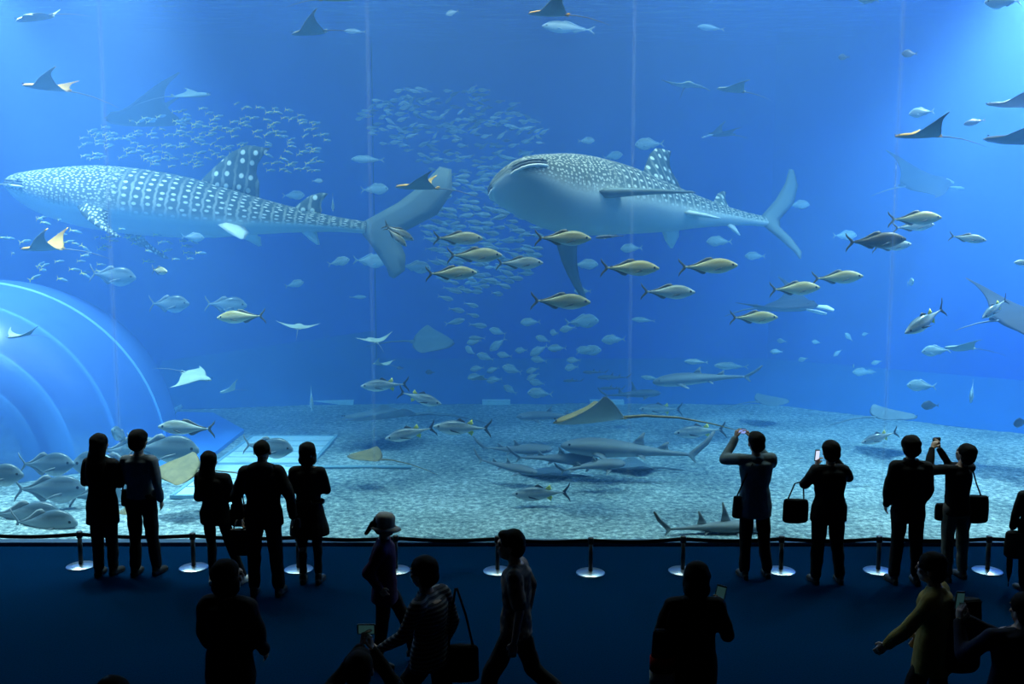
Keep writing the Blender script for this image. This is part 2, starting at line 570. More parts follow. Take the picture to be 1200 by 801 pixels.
def gx(px, py):
    p = ground(px, py)
    return p.x, p.y
ya, yb, yc = gx(300, 583)[1], gx(300, 546)[1], gx(300, 513)[1]
xl, xm, xr = gx(203, 583)[0], gx(340, 572)[0], gx(376, 515)[0]
grate(xl, xm, ya, yb - 0.06, 4, 'pale slatted grate on the sand close to the window')
grate(xm - (xm - xl) + 0.0, xm, yb + 0.06, yc, 5, 'pale slatted grate on the sand, directly beyond the grate by the window')
p, q = ground(375, 547, 0.03), ground(482, 547, 0.03)
tg = link('floor_cable', new_mesh('floor_cable', *tube_geo([p - Vector((0.6, 0, 0)), p, p.lerp(q, .5) + Vector((0, .03, 0)), q], 0.03, 6), [M_GRATEFRAME]),
          label='thin dark cable lying straight across the sand beside the grates', cat='cable')

# pale kerb pieces along the far edge of the sand
for (xa, xb, y) in ((338, 412, 476), (692, 732, 475), (565, 598, 474)):
    a, b = ground(xa, y, 0.0), ground(xb, y, 0.0)
    a.y = b.y = 22.0
    box('floor_kerb', (a.x, a.y, -0.02), (b.x, b.y + 0.2, 0.10), M_GRATE, kind='structure')

# ------------------------------------------------------------------ animals: generic builders
def catmull(xs, ys, t):
    xs, ys, t = np.asarray(xs, float), np.asarray(ys, float), np.asarray(t, float)
    i = np.clip(np.searchsorted(xs, t, side='right') - 1, 0, len(xs) - 2)
    d = np.gradient(ys, xs)
    h = xs[i + 1] - xs[i]
    u = (t - xs[i]) / h
    return ((2 * u**3 - 3 * u**2 + 1) * ys[i] + (u**3 - 2 * u**2 + u) * h * d[i] + (-2 * u**3 + 3 * u**2) * ys[i + 1] + (u**3 - u**2) * h * d[i + 1])

def loft_body(tt, X, cy, cz, w, ht, hb, n=12, power=1.0):
    """closed body: sections at X with side offset cy, height cz, half width w, half height above and below"""
    V, Fc, UV = [], [], []
    k = len(X)
    for i in range(k):
        for j in range(n):
            a = 2 * PI * j / n
            s, c = math.sin(a), math.cos(a)
            y = w[i] * math.copysign(abs(s) ** power, s)
            z = (ht[i] if c >= 0 else hb[i]) * math.copysign(abs(c) ** power, c)
            V.append((X[i], cy[i] + y, cz[i] + z))
            UV.append((tt[i], abs((a / PI) % 2 - 1)))     # v: 1 at the back's ridge, 0 on the belly
    for i in range(k - 1):
        for j in range(n):
            j2 = (j + 1) % n
            Fc.append((i * n + j, (i + 1) * n + j, (i + 1) * n + j2, i * n + j2))
    Fc.append(tuple(range(n)))
    Fc.append(tuple(range(k * n - 1, (k - 1) * n - 1, -1)))
    return V, Fc, UV

def fin_geo(le, te, th, nrm):
    """a fin from leading- and trailing-edge points, lens-shaped in section"""
    nrm = Vector(nrm).normalized()
    V, Fc = [], []
    k = len(le)
    for i in range(k):
        a, b = Vector(le[i]), Vector(te[i])
        t = th[i] if hasattr(th, '__len__') else th
        V += [a, a.lerp(b, .3) + nrm * t, a.lerp(b, .7) + nrm * t * .6, b, a.lerp(b, .7) - nrm * t * .6, a.lerp(b, .3) - nrm * t]
    for i in range(k - 1):
        for j in range(6):
            j2 = (j + 1) % 6
            Fc.append((i * 6 + j, i * 6 + j2, (i + 1) * 6 + j2, (i + 1) * 6 + j))
    Fc.append(tuple(range(5, -1, -1)))
    Fc.append(tuple(range((k - 1) * 6, k * 6)))
    return V, Fc

def bend_all(V, bend):
    if not bend:
        return V
    return [(x, y + bend * (0.35 - x) ** 2 if x < 0.35 else y, z) for x, y, z in (tuple(v) for v in V)]

EYE_V, EYE_F = lathe_geo([(0.3, -1), (0.8, -0.6), (1, 0), (0.8, 0.6), (0.3, 1)], 8)

class FishKind:
    def __init__(self, name, top, bot, wid, mats, tail=(0.13, 0.17, 0.09), dorsal=None, anal=None, dorsal2=None, pect=0.14, eye=0.022, nx=16, n=12, ext=0.40, eye_z=0.25):
        self.__dict__.update(locals())
        self.cache = {}

    def build(self, bend):
        """meshes of one fish, nose at x=+0.5, tail tip at x=-0.5, length 1"""
        if bend in self.cache:
            return self.cache[bend]
        m = self.mats
        u = np.linspace(0, 1, self.nx)
        tt = 0.5 - 0.5 * np.cos(PI * u * 0.92) if self.nx > 10 else u
        tt = tt / tt[-1]
        X = 0.5 - tt * (0.5 + self.ext)
        xs = np.linspace(0, 1, len(self.top))
        ht, hb = catmull(xs, self.top, tt), catmull(xs, self.bot, tt)
        w = catmull(np.linspace(0, 1, len(self.wid)), self.wid, tt)
        ht, hb, w = (np.maximum(a, 0.004) for a in (ht, hb, w))
        cz = np.zeros_like(tt)
        V, Fc, UV = loft_body(tt, X, cz, cz, w, ht, hb, self.n)
        P = {'body': [new_mesh(self.name, bend_all(V, bend), Fc, [m[0]], uv=UV)]}
        def topz(x):
            t = (0.5 - x) / (0.5 + self.ext)
            return float(catmull(xs, self.top, [t])[0]), float(catmull(xs, self.bot, [t])[0]), float(catmull(np.linspace(0, 1, len(self.wid)), self.wid, [t])[0])
        def fin(nm, le, te, th, nrm, mm):
            v, f = fin_geo(le, te, th, nrm)
            P.setdefault(nm, []).append(new_mesh(nm, bend_all(v, bend), f, [mm]))
        up, dn, fork = self.tail
        x0 = -self.ext + 0.03
        fin('tail_fin', [(-0.50, 0, up), (-0.455, 0, up * .62), (x0 - .01, 0, up * .2), (x0, 0, 0), (x0 - .01, 0, -dn * .2), (-0.455, 0, -dn * .62), (-0.50, 0, -dn)],
            [(-0.505, 0, up * .98), (-0.495, 0, up * .62), (-0.5 + fork * .8, 0, up * .2), (-0.5 + fork, 0, 0), (-0.5 + fork * .8, 0, -dn * .2), (-0.495, 0, -dn * .62), (-0.505, 0, -dn * .98)], 0.008, (0, 1, 0), m[1])
        def ridge(nm, spec, sgn, mm):
            xa, xb, h1, h2, sweep = spec
            le, te = [], []
            for s in np.linspace(0, 1, 6):
                x = xa + (xb - xa) * s
                z = topz(x)[0] if sgn > 0 else topz(x)[1]
                hh = h1 * (1 - s) ** 1.6 + h2 * s if s > 0.12 else h1 * (0.55 + s * 3)
                le.append((x, 0, sgn * (z - 0.012)))
                te.append((x - sweep * (1 - s * .5), 0, sgn * (z + hh)))
            fin(nm, le, te, 0.006, (0, 1, 0), mm)
        if self.dorsal:
            ridge('dorsal_fin', self.dorsal, 1, m[1])
        if self.dorsal2:
            ridge('dorsal_fin', self.dorsal2, 1, m[2] if len(m) > 3 else m[1])
        if self.anal:
            ridge('anal_fin', self.anal, -1, m[2] if len(m) > 3 else m[1])
        if self.pect:
            z0 = 0.25
            for s in (-1, 1):
                tz, bz, ww = topz(0.22)
                y = s * ww * 0.93
                fin('pectoral_fin', [(0.22, y, -bz * .15), (0.22 - self.pect * .5, y + s * .035, -bz * .30), (0.22 - self.pect, y + s * .03, -bz * .62)],
                    [(0.20, y, -bz * .42), (0.20 - self.pect * .45, y + s * .035, -bz * .52), (0.215 - self.pect, y + s * .03, -bz * .66)], 0.004, (0, 1, 0), m[1])
        if self.eye:
            for s in (-1, 1):
                tz, bz, ww = topz(0.415)
                v = [Vector((x * self.eye, z * self.eye * .5, y * self.eye)) + Vector((0.415, s * ww * .93, tz * self.eye_z)) for x, y, z in EYE_V]
                P.setdefault('eye', []).append(new_mesh('eye', bend_all(v, bend), EYE_F, [M_EYE]))
        self.cache[bend] = P
        return P

M_EYE = mat('fish_eye', (0.01, 0.012, 0.015), 0.15)

def heading(yaw, pitch=0.0, roll=0.0):
    return (Matrix.Rotation(math.radians(yaw), 4, 'Z') @ Matrix.Rotation(-math.radians(pitch), 4, 'Y') @ Matrix.Rotation(math.radians(roll), 4, 'X'))

def put_fish(kind, px, py, lpx, Y, yaw=0, pitch=0, label=None, group=None, bend=0.0, roll=0.0, parts=True, name=None, deep=1.0):
    P = kind.build(bend)
    c = at(px, py, Y)
    L = lpx / ppm(c)
    o = link(name or kind.name, P['body'][0], None, label, 'fish', group)
    o.matrix_world = Matrix.Translation(c) @ heading(yaw, pitch, roll) @ Matrix.Diagonal((L, L, L * deep, 1))
    if parts:
        for nm, ms in P.items():
            if nm != 'body':
                for me in ms:
                    link(nm, me, o)
    return o

def skin(name, back, side, belly, p=(0.3, 0.62, 0.8), rough=0.38, noise=0.07, scale=14):
    return grad_mat(name, [(p[0] - .18, belly), (p[0], side), (p[1], side), (p[2], back)], rough=rough, noise=noise, scale=scale)

M_FIN_OLIVE = mat('olive_fin', (0.10, 0.095, 0.06), 0.5)
M_FIN_GREY = mat('grey_fin', (0.20, 0.24, 0.27), 0.5)
M_FIN_DARK = mat('dark_fin', (0.035, 0.04, 0.05), 0.5)
M_FIN_YELLOW = mat('yellow_fin', (0.95, 0.85, 0.10), 0.5)
M_FIN_PALE = mat('pale_blue_fin', (0.28, 0.42, 0.55), 0.5)

JACK = FishKind('jack_fish', [.018, .085, .125, .135, .12, .085, .045, .02, .013], [.018, .07, .115, .13, .12, .09, .05, .02, .013],
                [.012, .045, .062, .068, .06, .045, .026, .012, .007],
                [skin('jack_skin', (0.26, 0.23, 0.10), (0.55, 0.50, 0.30), (0.66, 0.66, 0.58)), M_FIN_OLIVE],
                tail=(.155, .16, .075), dorsal=(.10, -.33, .055, .008, .05), anal=(-.02, -.33, .05, .008, .05), pect=.17)
def jack_like(m):
    return FishKind('jack_fish', JACK.top, JACK.bot, JACK.wid, [m, M_FIN_OLIVE], tail=JACK.tail, dorsal=JACK.dorsal, anal=JACK.anal, pect=.17)
JACK_GOLD = jack_like(skin('golden_jack_skin', (0.36, 0.28, 0.085), (0.64, 0.55, 0.28), (0.68, 0.66, 0.54)))
JACK_SILVER = jack_like(skin('silver_jack_skin', (0.20, 0.22, 0.18), (0.50, 0.53, 0.48), (0.70, 0.72, 0.68)))
JACK_SHADED = jack_like(skin('shaded_jack_skin', (0.075, 0.055, 0.025), (0.11, 0.085, 0.04), (0.15, 0.12, 0.07)))  # the same jack with shade put into its skin colour
TREV = FishKind('trevally', [.035, .15, .195, .195, .165, .115, .06, .022, .016], [.03, .11, .175, .20, .18, .13, .06, .022, .016],
                [.018, .055, .072, .075, .068, .05, .028, .013, .008],
                [skin('trevally_skin', (0.07, 0.11, 0.14), (0.23, 0.30, 0.34), (0.52, 0.58, 0.60), rough=.3), M_FIN_GREY],
                tail=(.19, .19, .085), dorsal=(.06, -.34, .075, .01, .07), anal=(-.02, -.34, .07, .01, .06), pect=.24, nx=20, n=14)
TUNA = FishKind('tuna', [.015, .075, .115, .13, .12, .085, .045, .018, .011], [.015, .07, .115, .13, .12, .09, .045, .018, .011],
                [.012, .06, .088, .095, .085, .06, .03, .012, .009],
                [skin('tuna_skin', (0.09, 0.14, 0.19), (0.42, 0.48, 0.50), (0.80, 0.84, 0.80), p=(.36, .58, .78), rough=.25), M_FIN_DARK, M_FIN_YELLOW, M_FIN_DARK],
                tail=(.17, .17, .07), dorsal=(.12, -.02, .055, .008, .05), dorsal2=(-.06, -.14, .095, .02, .09), anal=(-.08, -.16, .085, .02, .08), pect=.2)
ROUND = FishKind('round_fish', [.03, .15, .21, .22, .19, .13, .065, .026, .02], [.025, .11, .17, .19, .17, .12, .06, .026, .02],
                 [.015, .05, .065, .068, .06, .045, .026, .013, .009],
                 [skin('round_fish_skin', (0.20, 0.30, 0.36), (0.38, 0.50, 0.55), (0.52, 0.62, 0.64)), M_FIN_PALE],
                 tail=(.14, .14, .06), dorsal=(.12, -.30, .05, .03, .05), anal=(-.06, -.30, .05, .03, .05), pect=.14)
FUSI = FishKind('fusilier', [.02, .10, .125, .13, .11, .08, .045, .02], [.02, .09, .125, .13, .11, .08, .045, .02], [.012, .05, .06, .06, .05, .035, .02, .01],
                [grad_mat('fusilier_skin', [(0.0, (0.95, 0.85, 0.08)), (.22, (0.80, 0.75, 0.15)), (.36, (0.09, 0.22, 0.36)), (1.0, (0.13, 0.26, 0.40))], axis=0), M_FIN_YELLOW], tail=(.22, .22, .06), dorsal=(.1, -.25, .03, .015, .04), pect=0, eye=0, nx=9, n=8)
SCAD = FishKind('shoal_fish', [.02, .11, .145, .15, .125, .085, .045, .018], [.02, .10, .14, .15, .13, .09, .045, .018], [.012, .05, .06, .06, .05, .035, .02, .01],
                [skin('shoal_fish_skin', (0.07, 0.15, 0.24), (0.17, 0.28, 0.37), (0.50, 0.60, 0.64), rough=.3), M_FIN_PALE], tail=(.13, .13, .08), dorsal=None, pect=0, eye=0, nx=9, n=8)
SURG = FishKind('dark_round_fish', [.05, .18, .25, .26, .23, .16, .08, .035, .028], [.045, .15, .22, .24, .22, .15, .07, .035, .028], [.015, .045, .06, .06, .055, .04, .025, .013, .009],
                [skin('dark_round_skin', (0.03, 0.04, 0.06), (0.05, 0.06, 0.08), (0.08, 0.09, 0.10)), M_FIN_DARK], tail=(.13, .13, .05), dorsal=(.18, -.30, .05, .04, .04), anal=(0, -.30, .05, .04, .04), pect=.1)

# ------------------------------------------------------------------ rays
def two_face(V, Fc):
    """0 for faces that look up, 1 for faces that look down"""
    out = []
    for f in Fc:
        a, b, c = (Vector(V[i]) for i in (f[0], f[1], f[2]))
        out.append(0 if (b - a).cross(c - a).z >= 0 else 1)
    return out

class RayKind:
    """planform given as (s, leading x, trailing x, thickness) from the middle to the wing tip; span 1"""
    def __init__(self, name, plan, mtop, mbelly, tail_len=0.72, tail_r=0.010, lobes=False, dorsal=True, pelvic=True):
        self.__dict__.update(locals())
        self.cache = {}

    def build(self, near, far, droop):
        key = (near, far, droop)
        if key in self.cache:
            return self.cache[key]
        P = np.array(self.plan, float)
        s_ = np.linspace(0, 1, 15)
        le = catmull(P[:, 0], P[:, 1], s_)
        te = catmull(P[:, 0], P[:, 2], s_)
        th = np.maximum(catmull(P[:, 0], P[:, 3], s_), 0.002)
        st = [(-s_[i], i) for i in range(14, 0, -1)] + [(s_[i], i) for i in range(15)]
        V, Fc, mi = [], [], []
        n = 12
        def lift(s):
            a = abs(s)
            k = near if s < 0 else far
            # wing bends on an arc so that its length stays about the same
            ang = k * a
            y = (math.sin(ang) / k) * 0.5 if abs(k) > 1e-3 else a * 0.5
            z = ((1 - math.cos(ang)) / k) * 0.5 if abs(k) > 1e-3 else 0.0
            return math.copysign(y, s), z
        for s, i in st:
            y, z = lift(s)
            for j in range(n):
                a = 2 * PI * j / n
                fx = 0.5 + 0.5 * math.cos(a)
                x = te[i] + (le[i] - te[i]) * fx
                prof = math.sin(a) * (0.55 + 0.45 * fx)
                zz = prof * th[i] * (1.0 if prof > 0 else 0.55)
                V.append((x, y, z + zz - droop * (1 - fx) * 0.3 * abs(s)))
        for k in range(len(st) - 1):
            for j in range(n):
                j2 = (j + 1) % n
                Fc.append((k * n + j, (k + 1) * n + j, (k + 1) * n + j2, k * n + j2))
                mi.append(0 if j < n // 2 else 1)
        Fc += [tuple(range(n - 1, -1, -1)), tuple(range((len(st) - 1) * n, len(st) * n))]
        mi += [0, 0]
        me = new_mesh(self.name, V, Fc, [self.mtop, self.mbelly], midx=mi)
        bm = bmesh.new()
        bm.from_mesh(me)
        bmesh.ops.recalc_face_normals(bm, faces=bm.faces)
        bm.to_mesh(me)
        bm.free()
        Pt = {'body': [me]}
        x0 = te[0]
        if self.tail_len:
            L = self.tail_len
            pts = [(x0 + .05, 0, 0.0), (x0 - L * .2, 0, 0), (x0 - L * .5, 0, -.04 * L), (x0 - L * .8, 0, -.12 * L), (x0 - L, 0, -.19 * L)]
            Pt['tail'] = [new_mesh('tail', *tube_geo(pts, [self.tail_r, self.tail_r * .8, self.tail_r * .6, self.tail_r * .4, self.tail_r * .15], 6), [self.mtop if self.tail_r > .015 else M_RAY_GREY])]
        if self.dorsal:
            v, f = fin_geo([(x0 - .0, 0, 0.005), (x0 - .04, 0, .035)], [(x0 - .07, 0, .005), (x0 - .075, 0, .03)], .006, (0, 1, 0))
            Pt['dorsal_fin'] = [new_mesh('dorsal_fin', v, f, [self.mtop])]
        if self.pelvic:
            Pt['pelvic_fin'] = []
            for s in (-1, 1):
                v, f = fin_geo([(x0 + .06, s * .015, 0), (x0 - .02, s * .06, -.005)], [(x0 - .03, s * .01, 0), (x0 - .07, s * .05, -.005)], .006, (0, 0, 1))
                Pt['pelvic_fin'].append(new_mesh('pelvic_fin', v, f, [self.mtop]))
        if self.lobes:
            Pt['head_lobe'] = []
            for s in (-1, 1):
                v, f = fin_geo([(le[0] - .03, s * .11, .0), (le[0] + .06, s * .12, -.01), (le[0] + .125, s * .09, -.04)], [(le[0] - .04, s * .085, -.02), (le[0] + .045, s * .095, -.045), (le[0] + .115, s * .08, -.06)], .008, (0, 1, 0))
                Pt['head_lobe'].append(new_mesh('head_lobe', v, f, [M_MANTA_FACE]))
        Pt['eye'] = []
        for s in (-1, 1):
            v = [Vector((x * .012, y * .012, z * .008)) + Vector((le[0] - .035, s * .062, th[0] * .45)) for x, y, z in EYE_V]
            Pt['eye'].append(new_mesh('eye', v, EYE_F, [M_EYE]))
        self.cache[key] = Pt
        return Pt

M_RAY_TAN = mat('tan_ray_back', (0.62, 0.36, 0.08), 0.7, spec=.15, noise=.2, scale=6)
M_RAY_PALE = mat('pale_ray_back', (0.34, 0.42, 0.38), 0.7, spec=.15, noise=.12, scale=6)
M_RAY_BELLY = mat('ray_belly', (0.26, 0.34, 0.38), 0.7, spec=.15, noise=.08, scale=5)
M_RAY_GREY = mat('grey_ray_back', (0.15, 0.19, 0.26), 0.7, spec=.15, noise=.12, scale=6)
M_RAY_GREYBELLY = mat('grey_ray_belly', (0.28, 0.34, 0.44), 0.7, spec=.15, noise=.1, scale=6)
M_MANTA = mat('manta_back', (0.025, 0.035, 0.06), 0.7, spec=.15, noise=.15, scale=4)
M_MANTA_BELLY = mat('manta_belly', (0.10, 0.14, 0.19), 0.7, spec=.15, noise=.5, scale=3)
M_MANTA_FACE = mat('manta_face', (0.75, 0.82, 0.86), 0.5)
M_STING = mat('stingray_back', (0.21, 0.165, 0.065), 0.6, noise=.2, scale=8)
M_STING_BELLY = mat('stingray_belly', (0.55, 0.60, 0.62), 0.6, noise=.08, scale=4)
M_SAWBACK = mat('sand_ray_back', (0.10, 0.16, 0.20), 0.7, noise=.15, scale=6)

EAGLE_PLAN = [(0, .36, -.24, .060), (.10, .31, -.25, .058), (.18, .21, -.245, .042), (.35, .13, -.22, .026), (.6, .03, -.17, .014), (.82, -.09, -.165, .007), (1.0, -.215, -.235, .002)]
COWNOSE = RayKind('cownose_ray', EAGLE_PLAN, M_RAY_TAN, M_RAY_BELLY)
PALERAY = RayKind('pale_ray', EAGLE_PLAN, M_RAY_PALE, M_RAY_BELLY)
GREYRAY = RayKind('eagle_ray', EAGLE_PLAN, M_RAY_GREY, M_RAY_GREYBELLY)
MANTA = RayKind('manta_ray', [(0, .24, -.22, .075), (.12, .25, -.23, .07), (.2, .2, -.22, .055), (.4, .11, -.16, .03), (.65, -.0, -.13, .015), (.85, -.11, -.165, .008), (1, -.22, -.235, .002)],
                M_MANTA, M_MANTA_BELLY, tail_len=.35, lobes=True, pelvic=False)
SHADOW = RayKind('manta_ray', MANTA.plan, M_MANTA, M_MANTA, tail_len=.35, pelvic=False)
STING = RayKind('stingray', [(0, .42, -.36, .075), (.15, .39, -.37, .07), (.35, .31, -.36, .05), (.6, .15, -.31, .028), (.8, .0, -.25, .015), (.93, -.08, -.2, .008), (1, -.12, -.16, .003)],
                M_STING, M_STING_BELLY, tail_len=1.3, tail_r=.02, dorsal=False)
SANDRAY = RayKind('sand_stingray', [(0, .42, -.36, .075), (.15, .39, -.37, .07), (.35, .31, -.36, .05), (.6, .15, -.31, .028), (.8, .0, -.25, .015), (.93, -.08, -.2, .008), (1, -.12, -.16, .003)],
                  M_SAWBACK, M_RAY_GREYBELLY, tail_len=.9, tail_r=.02, dorsal=False)

def put_ray(kind, px, py, spx, Y, yaw, pitch=0, roll=0, near=0.6, far=0.6, label=None, group=None, droop=0.0, parts=True):
    if math.cos(math.radians(yaw)) < 0:
        near, far = far, near
    P = kind.build(near, far, droop)
    c = at(px, py, Y)
    S = spx / ppm(c)
    o = link(kind.name, P['body'][0], None, label, 'manta' if kind in (MANTA, SHADOW) else 'ray', group)
    o.matrix_world = Matrix.Translation(c) @ heading(yaw, pitch, roll) @ Matrix.Scale(S, 4)
    if parts:
        for nm, ms in P.items():
            if nm != 'body':
                for me in ms:
                    link(nm, me, o)
    return o

# ------------------------------------------------------------------ sharks
def whale_shark_mat():
    m = bpy.data.materials.new('whale_shark_skin')
    m.use_nodes = True
    nt = m.node_tree
    N, Lk = nt.nodes.new, nt.links.new
    b = nt.nodes['Principled BSDF']
    b.inputs['Roughness'].default_value = 0.7
    b.inputs['Specular IOR Level'].default_value = 0.2
    uv = N('ShaderNodeUVMap')
    uv.uv_map = 'UVMap'
    sp = N('ShaderNodeSeparateXYZ')
    Lk(uv.outputs[0], sp.inputs[0])
    def math_(op, a, b_=None, c=None):
        n = N('ShaderNodeMath')
        n.operation = op
        for i, v in enumerate((a, b_, c)):
            if v is None:
                continue
            if isinstance(v, (int, float)):
                n.inputs[i].default_value = v
            else:
                Lk(v, n.inputs[i])
        return n.outputs[0]
    def ramp(x, stops):
        r = N('ShaderNodeValToRGB')
        el = r.color_ramp.elements
        el[0].position, el[0].color = stops[0][0], (*stops[0][1], 1)
        el[1].position, el[1].color = stops[-1][0], (*stops[-1][1], 1)
        for p, c in stops[1:-1]:
            el.new(p).color = (*c, 1)
        Lk(x, r.inputs[0])
        return r.outputs[0]
    def gray(x, a, b_):
        return ramp(x, [(a, (0, 0, 0)), (b_, (1, 1, 1))])
    def vor(su, sv, rnd, off=0.0):
        mp = N('ShaderNodeCombineXYZ')
        Lk(math_('MULTIPLY_ADD', sp.outputs[0], su, off), mp.inputs[0])
        Lk(math_('MULTIPLY', sp.outputs[1], sv), mp.inputs[1])
        v = N('ShaderNodeTexVoronoi')
        v.voronoi_dimensions = '2D'
        v.inputs['Scale'].default_value = 1.0
        v.inputs['Randomness'].default_value = rnd
        Lk(mp.outputs[0], v.inputs['Vector'])
        return v.outputs['Distance'], mp.outputs[0]
    big, vec = vor(32, 14, 0.35)
    small, _ = vor(85, 36, 0.8)
    spots_big = math_('SUBTRACT', 1.0, gray(big, 0.15, 0.24))
    spots_small = math_('SUBTRACT', 1.0, gray(small, 0.22, 0.34))
    head = gray(sp.outputs[0], 0.27, 0.36)
    mixs = N('ShaderNodeMix')
    Lk(head, mixs.inputs['Factor'])
    Lk(math_('MULTIPLY', spots_small, 0.7), mixs.inputs[2])
    Lk(spots_big, mixs.inputs[3])
    # pale bars between the rows of spots
    wob = N('ShaderNodeTexNoise')
    wob.inputs['Scale'].default_value = 1.2
    Lk(vec, wob.inputs['Vector'])
    ph = math_('ADD', math_('MULTIPLY', sp.outputs[0], 32.0), math_('MULTIPLY', wob.outputs['Fac'], 0.5))
    bars = math_('PINGPONG', ph, 0.5)
    bars = math_('MULTIPLY', math_('SUBTRACT', 1.0, gray(bars, 0.06, 0.16)), head)
    low = math_('SUBTRACT', 1.0, gray(sp.outputs[1], 0.5, 0.8))
    bars = math_('MULTIPLY', bars, math_('MULTIPLY_ADD', low, 0.35, 0.12))
    # white belly greyed by shade painted into its colour, flank and back
    nz = N('ShaderNodeTexNoise')
    nz.inputs['Scale'].default_value = 9
    Lk(uv.outputs[0], nz.inputs['Vector'])
    vv = math_('ADD', sp.outputs[1], math_('MULTIPLY', math_('SUBTRACT', nz.outputs['Fac'], 0.5), 0.08))
    base = ramp(vv, [(0.26, (0.46, 0.54, 0.54)), (0.33, (0.62, 0.68, 0.62)), (0.42, (0.16, 0.21, 0.20)), (0.60, (0.06, 0.09, 0.09)), (1.0, (0.045, 0.068, 0.07))])
    upper = gray(sp.outputs[1], 0.31, 0.38)
    fac = math_('MULTIPLY', math_('MAXIMUM', mixs.outputs[0], bars), upper)
    mx = N('ShaderNodeMix')
    mx.data_type = 'RGBA'
    Lk(fac, mx.inputs['Factor'])
    Lk(base, mx.inputs[6])
    mx.inputs[7].default_value = (0.85, 0.90, 0.80, 1)
    Lk(mx.outputs[2], b.inputs['Base Color'])
    return m

M_WHALE = whale_shark_mat()
M_WHALE_TAIL = mat('whale_shark_tail_skin', (0.14, 0.19, 0.20), .7, noise=.2, scale=4, spec=.2)
M_WHALE_UNDER = mat('whale_shark_underfin', (0.72, 0.78, 0.76), .5)
M_GILL = mat('gill_slit_skin', (0.16, 0.20, 0.20), .7)
M_MOUTH = mat('shark_mouth', (0.05, 0.07, 0.09), .6)

def uv_fin_mesh(name, le, te, th, nrm, m, u0, v0):
    v, f = fin_geo(le, te, th, nrm)
    uv = [(u0 - (p[0]) * 1.0, v0 + p[2] * 2.2) for p in (tuple(q) for q in v)]
    return new_mesh(name, v, f, m, uv=uv)

